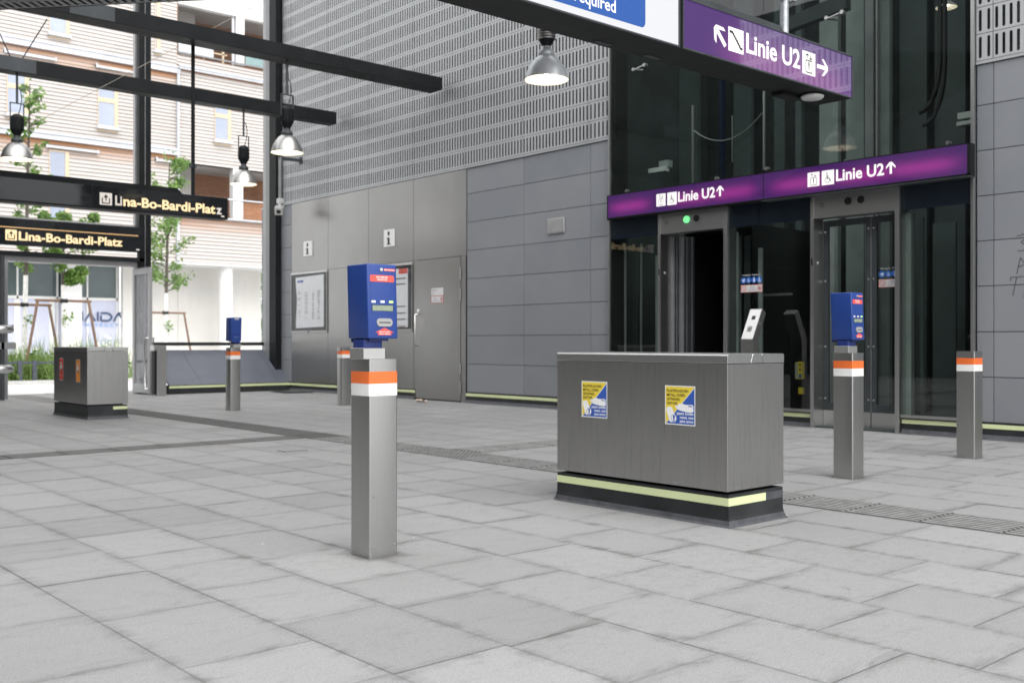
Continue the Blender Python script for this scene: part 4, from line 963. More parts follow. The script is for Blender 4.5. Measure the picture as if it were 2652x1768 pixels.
def bottle_sticker(y_left, z):
    d = Decal(MB(), (4.5195, y_left, z), YN, ZU, .0004); W, H = .217, .221
    d.rect(0, 0, W, H, 'paint_white'); b = .006
    d.poly([(b, b), (W-b, H-b), (b, H-b)], 'sticker_yellow', 2); d.poly([(b+.004, b), (W-b, b), (W-b, H-b-.006)], 'sticker_blue', 2)
    for k, (t, w) in enumerate((('PLASTIKFLASCHEN', .155), ('METALL, DOSEN', .130), ('GETRÄNKE-', .098), ('KARTONS', .076))): d.text(t, .014, .184-.0235*k, .0155, 'ink_black', 3, .022, w)
    for k, (t, w) in enumerate((('plastic bottles', .118), ('metal, cans', .096), ('juice carton', .098))): d.text(t, W-.012, .059-.0215*k, .0150, 'ink_white', 3, .024, w, 'R')
    bt = [(.078, .094), (.090, .094), (.096, .086), (.118, .080), (.140, .078), (.160, .074), (.196, .074), (.205, .080), (.206, .090), (.202, .096), (.206, .104), (.204, .112), (.192, .118), (.172, .116), (.150, .116), (.122, .122), (.104, .120), (.092, .110), (.078, .112)]
    d.poly(bt, 'ink_white', 3); d.poly([(.166, .106), (.19, .106), (.199, .099), (.195, .111), (.17, .111)], 'sticker_blue', 4)
    d.poly([(.010, .083), (.016, .098), (.034, .102), (.052, .098), (.056, .086), (.076, .052), (.066, .020), (.046, .012), (.032, .020)], 'ink_white', 3)
    d.circ(.066, .036, .024, 'ink_white', 4, 24, .75); d.ring(.066, .036, .0195, .0215, 'sticker_blue', 5); d.circ(.066, .046, .008, 'sticker_blue', 5, 14); d.rect(.061, .018, .071, .042, 'sticker_blue', 5); d.rect(.064, .024, .068, .030, 'ink_white', 6)
    d.mb.build('bottle_sticker', nb)
bottle_sticker(4.465, .540); bottle_sticker(3.798, .5345)
def small_sticker(y_left, z, col):
    ox, oy = .105, 10.135
    d = Decal(MB(), (4.5195, y_left, z), YN, ZU, .0012); d.rect(0, 0, .165, .30, 'notice_white'); d.rect(.008, .008, .157, .292, col, 2)
    d.circ(.08, .17, .045, 'notice_white', 3, 14); d.poly([(.07, .20), (.06, .25), (.10, .25), (.11, .19)], 'notice_white', 4); d.rect(.07, .13, .12, .16, 'ink_dark_grey', 5); d.text('Restmüll' if col == 'sticker_red' else 'Papier', .04, .06, .02, 'notice_white', 3)
    d.mb.build('sticker', fb)
small_sticker(4.45, .485, 'sticker_red'); small_sticker(3.79, .475, 'sticker_orange')
mb = MB(); mb.box(4.85, 5.034, 3.3605, 3.3637, .122, .160, 'luminous_strip'); mb.build('luminous_strip', fb)

# lift call post
r = thing('call_post', (10.11, 7.2, 0), 'slim steel lift call post with slanted pale button panel behind the near bin', 'call post')
yA, yB = 7.285, 7.12
mb = MB(); mb.box(10.05, 10.167, yB, yA, 0, 1.033, 'stainless'); mb.prism([(yA, 0), (yB, 0)], 0, 0, 0, 'stainless') if False else None; mb.build('post', r, .003)
mb = MB(); prof = [(10.05, 1.034), (10.167, 1.034), (10.318, 1.345), (10.255, 1.397), (10.238, 1.392)]
mb.prism(prof, 1, yB, yA, 'stainless'); mb.build('head', r, .003)
P0, P1 = Vector((10.05, yA, 1.034)), Vector((10.238, yA, 1.392)); vdir = (P1-P0).normalized(); L = (P1-P0).length
d = Decal(MB(), (P0.x-.001, yA-.002, P0.z), YN, vdir, .001); d.rect(0, .008, .161, L-.006, 'alu_bright'); d.mb.build('button_panel', r)
d = Decal(MB(), (P0.x-.002, yA-.002, P0.z), YN, vdir, .002); d.rrect(.045, .105, .105, .175, .008, 'ink_black'); d.rrect(.051, .111, .099, .169, .006, 'slot_grey', 2); d.circ(.075, .140, .014, 'ink_black', 3); d.mb.build('call_button', r)
d = Decal(MB(), (P0.x-.002, yA-.002, P0.z), YN, vdir, .002); d.rect(.058, .265, .108, .315, 'ink_black'); d.mb.build('reader_window', r)
mb = MB(); mb.tube([(10.20, yB, 1.22), (10.20, yB-.004, 1.22)], .012, 'galvanised', 12); mb.build('lock', r)
# guard rail at the left edge
r = thing('guard_rail', (1.0, 8.5, 0), 'polished steel double tube guard rail entering at the left edge', 'railing')
for z in (1.10, .793):
    mb = MB(); pts = [(-2.0, 8.46, z), (2.24, 8.46, z)]
    for k in range(1, 12): a = PI*k/12; pts.append((2.24+.10*math.sin(a), 8.56-.10*math.cos(a), z))
    pts += [(2.24, 8.66, z), (-2.0, 8.66, z)]; mb.tube(pts, .031, 'stainless_rail', 16); mb.build('rail', r)
for x in (-1.2, .4):
    mb = MB(); mb.tube([(x, 8.46, 0), (x, 8.46, 1.07)], .03, 'stainless_rail', 14); mb.build('rail_post', r)

# ================================================================== ROOF STEEL, SOFFIT, LAMPS, CAMERA
def beam(y, dep, z0, z1, label, sl):
    r = thing('roof_beam', (10.42, y, z0), label, 'beam', 'dark steel roof beams')
    mb = MB(); mb.box(-6, 10.51, y, y+dep, z0, z1, 'black_steel'); mb.build('girder', r, .006)
    mb = MB(); mb.box(4.46, 5.04, y-.006, y-.0005, z0+.006, z1-.006, 'dark_grey_steel'); mb.build('splice_plate', r, .001, 1)
beam(13.67, .33, 5.235, 5.445, 'dark steel roof beam, higher in view, carrying the black sign rods', 0)
beam(17.0, .26, 5.195, 5.425, 'dark steel roof beam, lower in view, nearer the glass facade', 0)
mb = MB(); P = lambda u, v, d: (u, v, 6.0+d*.3)
# soffit: slotted sheet with a slanting edge
def soffit():
    s = MB(); n = Vector((2.15, -2.5)).normalized(); e0 = Vector((3.43, 13.03)); q = Vector((-n.y, n.x))*-1
    # local frame: a along the edge, b away from it towards the camera
    ed = Vector((2.15, -2.5)).normalized(); inn = Vector((-abs(ed.y), -abs(ed.x)))*1.0; inn = Vector((ed.y, -ed.x))
    if inn.y > 0: inn = -inn
    Pm = lambda u, v, d: (e0.x+ed.x*u+inn.x*v, e0.y+ed.y*u+inn.y*v, 4.9+d)
    for i in range(10):
        for j in range(8): 
            slots(s, Pm, -4.8+.9*i, -3.9+.9*i, .02+.24*j, .26+.24*j, 9, 'soffit_sheet', .022, .03, .006)
    pts = [Pm(-4.8, 1.94, 0), Pm(4.2, 1.94, 0)]
    poly = [Pm(-4.8, 0, .06), Pm(7.6, 0, .06), Pm(7.6, 2.3, .06), Pm(-4.8, 2.3, .06)]
    s.face(poly, 'shaft_dark'); s.face([(p[0], p[1], 5.12) for p in poly][::-1], 'dark_grey_steel')
    for i in range(len(poly)):
        a, b = poly[i], poly[(i+1) % len(poly)]; s.face([a, b, (b[0], b[1], 5.12), (a[0], a[1], 5.12)], 'dark_grey_steel')
    a, b = Pm(-4.8, 0, 0), Pm(4.2, 0, 0); s.face([a, b, (b[0], b[1], 4.96), (a[0], a[1], 4.96)], 'dark_grey_steel')
    r = s.build('canopy_soffit'); tag(r, 'slotted dark metal canopy soffit crossing the top left corner', 'canopy')
soffit()
def lamp(x, y, ztop, label, metal='lamp_metal'):
    r = thing('pendant_lamp', (x, y, 3.85), label, 'lamp', 'lit dome pendant lamps under the roof')
    mb = MB(); prof = [(.240, 0), (.2405, .004), (.232, .03), (.222, .07), (.203, .12), (.176, .17), (.142, .215), (.105, .248), (.082, .260)]
    mb.lathe(prof, x, y, metal, 40, 3.85); mb.lathe([(.080, .262), (.086, .270), (.086, .305), (.070, .325), (.06, .332), (.05, .332), (.048, .375)], x, y, metal if metal != 'lamp_metal' else 'dark_grey_steel', 28, 3.85); sh = mb.build('dome', r)
    mb = MB(); mb.lathe([(.238, .002), (.230, .03), (.219, .07), (.20, .12), (.173, .168), (.139, .212), (.103, .245), (.05, .255), (0, .256)], x, y, 'lamp_inside', 40, 3.85); mb.build('reflector', sh)
    mb = MB(); mb.lathe([(0, .06), (.03, .065), (.052, .085), (.06, .115), (.05, .15), (.03, .19), (.02, .24)], x, y, 'bulb', 18, 3.85); mb.build('bulb', r)
    mb = MB(); mb.lathe([(.048, .36), (.065, .40), (.088, .435)], x, y, 'black_steel', 24, 3.85)
    if metal != 'lamp_metal':
        for k in range(9): mb.lathe([(.088, .437+.028*k), (.098, .441+.028*k), (.098, .453+.028*k), (.088, .457+.028*k), (.086, .465+.028*k)], x, y, 'lamp_metal', 24, 3.85)
        mb.lathe([(.088, .69), (0, .69)], x, y, 'lamp_metal', 24, 3.85)
    else:
        mb.lathe([(.088, .435), (.096, .47), (.096, .64), (.085, .67), (.05, .70), (.03, .705), (0, .705)], x, y, 'black_steel', 10, 3.85, False)
        for k in range(20):
            a = 2*PI*k/20; c, s_ = math.cos(a), math.sin(a); mb.box(x+.097*c-.004, x+.097*c+.004, y+.097*s_-.004, y+.097*s_+.004, 4.31, 4.50, 'black_steel')
    mb.build('ballast_housing', r)
    mb = MB(); 
    for sx in (-1, 1): mb.box(x+sx*.098-.006, x+sx*.098+.006, y-.012, y+.012, 4.40, 4.72, 'dark_grey_steel')
    mb.box(x-.104, x+.104, y-.012, y+.012, 4.715, 4.73, 'dark_grey_steel'); mb.build('stirrup', r)
    mb = MB(); mb.tube([(x, y, 4.73), (x, y, ztop)], .018, 'dark_grey_steel', 10); mb.build('rod', r)
    mb = MB(); mb.tube([(x+.018, y, 4.98), (x+.05, y, 4.93), (x+.07, y, 4.80), (x+.05, y, 4.66), (x+.02, y, 4.55)], .007, 'cable', 6); mb.build('flex', r)
lamp(7.654, 8.10, 4.95, 'pale dome pendant lamp hanging below the purple and white sign', 'lamp_metal_pale')
lamp(7.665, 13.80, 5.235, 'dark dome pendant lamp in front of the slotted cladding, right of the other dark lamps')
lamp(8.61, 17.08, 5.195, 'dark dome pendant lamp against the timber balconies, middle of the dark lamps')
lamp(4.78, 17.08, 5.195, 'dark dome pendant lamp at the far left edge by the tree')
def WP(px, py, x): return (x, PX(px, x), PZ(px, py, x))
# surveillance camera on its wall bracket
a = WP(781, 417, XW); r = thing('surveillance_camera', (10.2, a[1], a[2]-1), 'grey surveillance camera hanging from a bracket by the facade column', 'camera')
yc = a[1]; za = a[2]; xc = 10.17
zc = CH-(545-CCY)/CF*(xc*FW[0]+yc*FW[1])
mb = MB(); mb.box(xc-.03, XW, yc-.025, yc+.025, za-.03, za+.03, 'dark_grey_steel'); mb.tube([(xc, yc, za+.02), (xc, yc, zc+.22)], .032, 'grey_steel', 12); mb.box(XW-.03, XW, yc-.06, yc+.06, za-.07, za+.07, 'dark_grey_steel'); mb.build('bracket', r)
mb = MB(); mb.box(xc-.05, xc+.05, yc-.06, yc+.06, zc+.14, zc+.24, 'pale_box'); mb.tube([(xc-.02, yc-.02, zc+.14), (xc-.02, yc-.02, zc+.06)], .035, 'pale_box', 10); mb.build('mount', r, .006)
mb = MB(); u = Vector((-.55, -.75, -.36)).normalized(); rgt = u.cross(Vector((0, 0, 1))).normalized(); upv = rgt.cross(u); C = Vector((xc-.03, yc-.03, zc))
def cbox(m, c, w, h, l, mat): m.hexa([c+rgt*sx*w+upv*sy*h+u*sz*l for sy in (-1, 1) for sx, sz in ((-1, -1), (1, -1), (1, 1), (-1, 1))], mat)
cbox(mb, C, .085, .075, .13, 'slot_grey'); mb.build('camera_body', r, .01)
mb = MB(); cbox(mb, C+u*.132, .07, .06, .002, 'pale_box'); cbox(mb, C+u*.136, .042, .036, .002, 'black_plastic'); mb.build('lens_window', r)
for nm, p, q, lb in (('stay_wire', (78, 325, 15.5), (690, 0, 15.0), 'thin long stay wire rising diagonally across the left beams'),):
    def Q(px, py, y):
        a_ = (px-CCX)/CF; t = y/(FW[1]+a_*RT[1]); return ((FW[0]+a_*RT[0])*t, y, CH-(py-CCY)/CF*t)
    wire(nm, [Q(*p), Q(*q)], .004, lb)
wire('stay_wire', [Q(28, 150, 17.1), Q(-12, 62, 17.1)], .010, 'dark stay wire leaning left above the lower beam', 'cable')
wire('stay_wire', [Q(58, 152, 17.1), Q(122, 50, 17.1)], .010, 'dark stay wire leaning right above the lower beam', 'cable')

# ================================================================== GLASS FACADE
FY = 19.9
GF = thing('glass_facade', (8, FY, 0), 'tall glazed facade with dark steel columns and an open glass door', 'facade')
def fbox(name, *a, m='black_steel', par=None, bev=.004):
    mb = MB(); mb.box(*a, m); return mb.build(name, par or GF, bev)
fbox('column', 7.70, 7.936, 19.62, 19.73, 0, 9.5)
mb = MB(); mb.box(7.812, 7.822, 19.612, 19.62, 0, 9.5, 'grey_steel'); mb.build('column_highlight', GF)  # grey strip painting the faint highlight line down the column
fbox('window_frame', 7.72, 7.80, 19.88, 19.98, 3.275, 9.5, m='frame_alu')
fbox('window_frame', 2.0, 7.80, 19.88, 19.98, 3.17, 3.27, m='frame_alu')
fbox('column', 10.52, 10.655, 19.42, 19.70, .38, 9.5)
fbox('window_frame', 10.54, 10.655, 19.70, 19.90, .60, 9.5, m='grey_steel'); fbox('window_frame', 10.56, 10.655, 19.90, 20.05, .75, 9.5, m='frame_alu')
mb = MB(); mb.face([(2, 19.95, 3.27), (7.72, 19.95, 3.27), (7.72, 19.95, 9.5), (2, 19.95, 9.5)], 'facade_glass'); mb.build('glass_pane', GF)
mb = MB(); mb.face([(7.80, 19.97, .86), (10.56, 19.97, .86), (10.56, 19.97, 9.5), (7.80, 19.97, 9.5)], 'facade_glass'); mb.build('glass_pane', GF)
# door portal
fbox('door_head', 2.0, 7.80, 19.62, 19.90, 2.56, 2.635, m='dark_grey_steel'); fbox('door_head', 2.0, 7.80, 19.70, 19.88, 2.46, 2.555, m='frame_alu')
fbox('door_jamb', 7.70, 7.78, 19.7, 19.92, 0, 2.46, m='frame_alu'); fbox('door_jamb', 5.14, 5.28, 19.4, 19.92, 0, 2.46, m='grey_steel'); fbox('door_jamb', 5.06, 5.12, 19.0, 19.4, 0, 2.5, m='dark_grey_steel')
fbox('rail_bracket', 4.9, 5.32, 19.2, 19.3, 1.26, 1.30, m='dark_grey_steel')
for z in (.88,): fbox('rail_bracket', 4.9, 5.30, 19.0, 19.1, z, z+.12, m='grey_steel')
# open leaf
mb = MB(); y0, y1, xl = 19.0, 19.86, 7.66
mb.box(xl, xl+.05, y0, y0+.11, .03, 2.42, 'frame_alu'); mb.box(xl, xl+.05, y1-.09, y1, .03, 2.42, 'frame_alu'); mb.box(xl, xl+.05, y0+.11, y1-.09, 2.30, 2.42, 'frame_alu'); mb.box(xl, xl+.05, y0+.11, y1-.09, .03, .20, 'frame_alu'); dr = mb.build('glass_door', GF, .004); tag(dr, 'open framed glass door with scratched pane')
mb = MB(); mb.face([(xl+.025, y1-.09, .2), (xl+.025, y0+.11, .2), (xl+.025, y0+.11, 2.30), (xl+.025, y1-.09, 2.30)], 'scratched_glass'); mb.build('pane', dr)
for sx in (-1, 1):
    mb = MB(); x = xl-.06 if sx < 0 else xl+.11; xx = xl if sx < 0 else xl+.05
    mb.tube([(xx, y0+.06, 1.08), (x, y0+.07, 1.08), (x, y0+.10, 1.06), (x, y0+.10, .14), (x, y0+.07, .12), (xx, y0+.06, .12)], .014, 'stainless_rail', 10); mb.build('handle', dr)
# sloped plinth
SP = thing('sloped_plinth', (9.2, 19.5, 0), 'low sloped slate plinth with luminous strip below the glass facade', 'plinth')
mb = MB(); R = random.Random(2)
for a, b in ((8.06, 8.72), (8.724, 10.40), (10.404, XW)):
    mb.cur_t = R.uniform(.7, 1.0); mb.prism([(19.045, .172), (20.04, .842), (20.04, .80), (19.10, .165)], 0, a, b, 'slate_dark')
mb.cur_t = .5; mb.build('slate_slope', SP)
mb = MB(); mb.box(8.06, XW-.02, 19.06, 19.3, 0, .168, 'plinth_black'); mb.build('base', SP)
mb = MB(); mb.box(8.06, XW-.025, 19.055, 19.0595, .115, .16, 'luminous_strip'); mb.build('luminous_strip', SP)
mb = MB(); mb.box(8.06, 10.56, 20.02, 20.08, .93, 1.0, 'black_steel'); mb.build('window_rail', SP)
r = thing('steel_pedestal', (7.85, 18.85, 0), 'square steel pedestal with recessed left side beside the open glass door', 'pedestal')
mb = MB(); mb.box(7.66, 7.84, 18.66, 18.84, .0, .94, 'stainless'); mb.box(7.60, 7.66, 18.66, 18.84, .84, .94, 'stainless'); mb.build('body', r, .004)
mb = MB(); mb.box(7.63, 7.6595, 18.70, 18.82, .02, .84, 'black_steel'); mb.build('recess', r)
# sign above the door
DS = thing('door_sign', (5, 19.4, 2.7), 'black sign over the door with warm Lina-Bo-Bardi-Platz lettering', 'sign')
k = 19.35/19.1; zk = lambda z: 1+(z-1)*k
mb = MB(); mb.box(1.5, 7.60*k, 19.352, 19.60, zk(2.705), zk(3.158), 'black_steel'); mb.build('casing', DS, .004)
mb = MB(); mb.face([(1.5, 19.350, zk(2.712)), (7.58*k, 19.350, zk(2.712)), (7.58*k, 19.350, zk(3.15)), (1.5, 19.350, zk(3.15))], 'sign_glass_black'); mb.build('face_panel', DS)
d = Decal(MB(), (0, 19.347, 0), XU, ZU, .0012); pic_exit(d, 5.156*k, zk(2.770), .186*k, 'lit_warm', 'ink_black'); d.text('Lina-Bo-Bardi-Platz', 5.372*k, zk(2.785), .148*k, 'lit_warm', 1, .030, 1.81*k); d.rect(1.5, zk(2.988), 7.48*k, zk(3.008), 'lit_warm_line'); d.rect(7.44*k, zk(2.725), 7.50*k, zk(2.75), 'dim_letter'); d.mb.build('lettering', DS)
mb = MB(); mb.box(1.5, 7.42*k, 19.40, 19.44, zk(2.63), zk(2.70), 'paint_white') if False else None

# ================================================================== UNSEEN OPPOSITE SIDE (added dark and tall to darken reflections in steel and glass)
W3 = thing('unseen_dark_wall', (-6.5, 8, 0), 'unseen dark wall added opposite the lifts to darken reflections', 'wall')
mb = MB(); mb.box(-6.9, -6.5, -2.0, 19.9, 0, 3.9, 'plinth_black'); mb.build('lower_wall', W3)
mb = MB(); mb.box(-6.9, -6.52, -2.0, 19.9, 3.9, 11.5, 'dark_grey_steel'); mb.build('upper_wall', W3)
mb = MB(); mb.box(-6.5, 4.9, 19.7, 19.9, 0, 9.5, 'plinth_black'); mb.build('unseen_end_wall', W3)  # unseen, added beside the door so bin and lift glass reflect something dark
# ================================================================== OUTSIDE: timber clad house
BY = 37.5
HB = thing('timber_house', (15, BY, 0), 'pale timber clad apartment house with loggias and white ground floor', 'building')
def boards(mb, x0, x1, z0, z1, y=BY, pitch=.135, fresh_top=True, seed=0, ledge=None):
    R = random.Random(seed); z = z0; n = max(1, round((z1-z0)/pitch)); p = (z1-z0)/n
    xs = [x0]
    while xs[-1] < x1-2.2: xs.append(xs[-1]+R.uniform(2.6, 4.4))
    xs.append(x1)
    for i in range(n):
        a, b = z0+p*i, z0+p*(i+1); f = 0
        if ledge is not None:
            dd = ledge-(a+b)/2; f = 0 if dd < 0 else max(0, min(1, 1.1-dd/.62))
        for u, v in zip(xs[:-1], xs[1:]):
            mb.cur_t = min(1, max(.02, R.gauss(.55, .12))); mb.cur_f = min(1, max(0.001, f*R.uniform(.75, 1.1))) if f > 0 else .0
            mb.face([(u, y-.034, a), (v, y-.034, a), (v, y-.006, b), (u, y-.006, b)], 'timber_boards')
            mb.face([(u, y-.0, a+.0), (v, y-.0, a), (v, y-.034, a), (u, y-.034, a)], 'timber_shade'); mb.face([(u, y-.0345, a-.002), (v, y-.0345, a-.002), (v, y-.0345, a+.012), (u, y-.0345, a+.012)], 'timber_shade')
    mb.cur_t = .5; mb.cur_f = 0
mb = MB()
boards(mb, 2.0, 16.20, 4.07, 8.05, seed=1, ledge=8.1); boards(mb, 2.0, 16.20, 8.30, 11.1, seed=2, ledge=11.2); boards(mb, 2.0, 16.16, 11.42, 15.0, seed=3)
boards(mb, 16.22, 23, 4.07, 5.75, seed=4, ledge=5.85); boards(mb, 16.22, 23, 7.84, 11.30, seed=5); boards(mb, 16.16, 23, 11.52, 11.88, seed=6)
mb.build('cladding', HB)
mb = MB(); mb.box(2, 16.2, BY, BY+.3, 4.1, 15, 'timber_brown'); mb.box(16.2, 23, BY, BY+.3, 4.1, 5.75, 'timber_brown'); mb.box(16.2, 23, BY, BY+.3, 7.84, 11.9, 'timber_brown')
mb.box(16.2, 17.4, BY+.3, BY+2.2, 5.7, 7.83, 'concrete_soffit') if False else None
for z0, z1 in ((5.75, 7.84), (11.9, 14.0)):
    mb.face([(16.2, BY+2.2, z0), (23, BY+2.2, z0), (23, BY+2.2, z1), (16.2, BY+2.2, z1)], 'timber_brown')
    mb.face([(16.2, BY, z0), (16.2, BY+2.2, z0), (16.2, BY+2.2, z1), (16.2, BY, z1)], 'concrete_soffit')
    mb.face([(16.2, BY, z1), (23, BY, z1), (23, BY+2.2, z1), (16.2, BY+2.2, z1)], 'concrete_soffit')
    mb.box(16.2, 23, BY+.02, BY+2.2, z0-.12, z0-.001, 'ledge_metal')
    mb.box(16.2, 17.42, BY+1.2, BY+2.19, z0, z1-.002, 'concrete_soffit')
mb.build('loggia_wall', HB)
mb = MB(); mb.box(16.2, 23, BY-.03, BY+.25, 13.85, 14.25, 'render_white'); mb.box(18.58, 18.93, BY-.02, BY+.3, 11.95, 16, 'render_white'); mb.box(18.45, 18.87, BY-.02, BY+.3, 5.80, 7.84, 'render_white'); mb.box(16.2, 23, BY+.28, BY+2.2, 14.25, 14.4, 'concrete_soffit'); mb.box(16.2, 23, BY+2, BY+2.4, 14.25, 17.5, 'render_white'); mb.build('loggia_frame', HB)
for nm, z0, z1, x0, x1 in (('ledge', 8.06, 8.29, 2, 16.14), ('ledge', 11.16, 11.41, 2, 16.14), ('ledge', 11.36, 11.50, 16.2, 23), ('ledge', 5.76, 5.84, 16.2, 23)):
    mb = MB(); mb.box(x0, x1, BY-.16, BY-.035, z0, z1-.06, 'ledge_metal'); mb.box(x0, x1, BY-.20, BY-.02, z1-.055, z1, 'ledge_metal'); mb.build(nm, HB)
mb = MB(); mb.box(16.2, 23, BY-.10, BY-.06, 11.96, 12.02, 'grey_steel'); mb.box(16.2, 17.6, BY-.08, BY-.06, 12.02, 13.0, 'ledge_metal'); mb.box(18.95, 23, BY-.08, BY-.06, 12.02, 12.9, 'glass_rail'); mb.box(16.2, 23, BY-.06, BY-.03, 6.58, 6.63, 'ledge_metal'); mb.box(18.9, 23, BY+.1, BY+.13, 5.85, 6.55, 'timber_brown'); mb.build('balustrade', HB)
mb = MB()
for x in (17.35, 18.15): mb.box(x, x+.07, BY+.3, BY+.37, 11.96, 12.62, 'window_timber')
mb.box(17.2, 18.35, BY+.3, BY+.37, 12.58, 12.66, 'window_timber'); mb.box(17.2, 18.35, BY+.3, BY+.36, 12.30, 12.35, 'window_timber'); mb.build('timber_trestle', HB)
mb = MB(); mb.tube([(16.17, BY-.2, 11.3), (16.17, BY-.12, 11.1), (16.17, BY-.1, 4.1)], .06, 'pipe_metal', 10); mb.tube([(18.5, BY+.1, 11.95), (18.5, BY+.1, 13.8)], .06, 'pipe_metal', 10); mb.build('downpipe', HB)
def window(x0, x1, z0, z1, split=None, sill=True):
    f = MB(); t = .09; fy = BY-.06
    f.box(x0, x0+.02, fy, BY+.02, z0, z1, 'window_timber'); f.box(x1-.13, x1, fy, BY+.02, z0, z1, 'window_timber'); f.box(x0+.02, x1-.13, fy, BY+.02, z1-.05, z1, 'window_timber'); f.box(x0+.02, x1-.13, fy, BY+.02, z0, z0+.05, 'window_timber')
    if split: f.box(x0+.02, x1-.13, fy, BY+.02, split, split+.16, 'window_timber')
    o = f.build('window', HB)
    p = MB(); p.box(x0+.02, x1-.13, BY-.04, BY-.03, z0+.05, z1-.05, 'window_pane'); p.build('pane', o)
    if sill: s = MB(); s.box(x0-.06, x1+.02, BY-.20, BY-.01, z0-.10, z0-.002, 'ledge_metal'); s.box(x0, x1, BY-.06, BY-.01, z0-.18, z0-.11, 'window_timber'); s.build('sill', o)
window(11.53, 12.22, 11.80, 13.6, 12.9); window(13.20, 13.92, 8.78, 10.72, 9.66); window(10.16, 10.86, 8.78, 10.70, 9.66); window(17.66, 18.34, 8.86, 10.72, 9.75); window(11.53, 12.20, 5.2, 7.72); window(8.2, 8.9, 8.78, 10.7, 9.66); window(15.30, 15.5, 11.9, 13.7)
for x0, x1, z in ((10.05, 11.75, 10.87), (13.1, 14.75, 10.90), (11.4, 13.2, 7.82), (15.3, 16.1, 7.80)):
    mb = MB(); mb.box(x0, x1, BY-.16, BY-.05, z-.04, z+.04, 'ledge_metal'); mb.box(x0, x0+.05, BY-.18, BY-.04, z-.06, z+.10, 'ledge_metal'); mb.box(x1-.05, x1, BY-.18, BY-.04, z-.06, z+.06, 'ledge_metal'); mb.build('shutter_rail', HB)
# recessed ground floor
mb = MB(); mb.box(2, 20.8, BY-.02, BY+3.2, 3.98, 4.07, 'render_white'); mb.build('soffit', HB)
mb = MB(); mb.box(14.72, 20.5, BY+1.6, BY+1.8, 0, 3.98, 'render_cream'); mb.box(16.9, 17.0, BY+1.55, BY+1.6, 0, 3.3, 'render_cream'); mb.build('ground_floor_wall', HB)
mb = MB(); mb.box(12.50, 13.10, BY+1.3, BY+1.75, 0, 3.98, 'render_white'); mb.build('pillar', HB)
mb = MB(); mb.lathe([(.27, 0), (.27, 3.98)], 18.33, BY+.4, 'render_white', 28); mb.build('pillar', HB)
SFY = BY+2.0
mb = MB()
for x in (9.6, 11.03, 12.41, 13.49, 14.60): mb.box(x, x+.06, SFY-.05, SFY+.05, 0, 3.9, 'paint_white')
for x in (10.95, 12.15): mb.box(x, x+.20, SFY-.04, SFY+.06, 0, 2.56, 'paint_white')
mb.box(2, 14.72, SFY-.05, SFY+.05, 2.58, 2.68, 'paint_white'); mb.box(2, 14.72, SFY-.05, SFY+.05, 3.88, 3.98, 'paint_white'); mb.build('shopfront_frame', HB)
mb = MB(); mb.box(2, 14.72, SFY, SFY+.03, 2.66, 3.9, 'shop_pane'); mb.box(2, 14.72, SFY, SFY+.03, 0, 2.6, 'shop_film'); mb.build('shop_window', HB)
d = Decal(MB(), (0, SFY-.055, 0), XU, ZU, .004)
def hs(pts, w=.065, m='shop_dark_blue'):
    for p, q in zip(pts[:-1], pts[1:]): d.line(*p, *q, w, m)
# lettering on the shop film
hs([(13.02, 1.80), (13.02, 2.15)]); hs([(13.33, 1.80), (13.33, 2.15)]); hs([(13.02, 1.98), (13.33, 1.98)], .05)
hs([(13.43, 1.80), (13.62, 2.13), (13.80, 1.80)]); hs([(13.90, 1.80), (13.90, 2.15)])
hs([(14.0, 2.11), (14.27, 2.11), (14.40, 2.04), (14.43, 1.97), (14.38, 1.86), (14.27, 1.82), (14.02, 1.82), (14.02, 2.02)]); hs([(14.50, 1.80), (14.68, 2.13), (14.86, 1.80)]); hs([(14.72, 2.12), (14.95, 2.12)])
d.text('CONSTRUCTION', 12.98, 1.60, .115, 'shop_light_blue', 1, .01, 2.25, spacing=1.6)
d.mb.build('shop_lettering', HB)
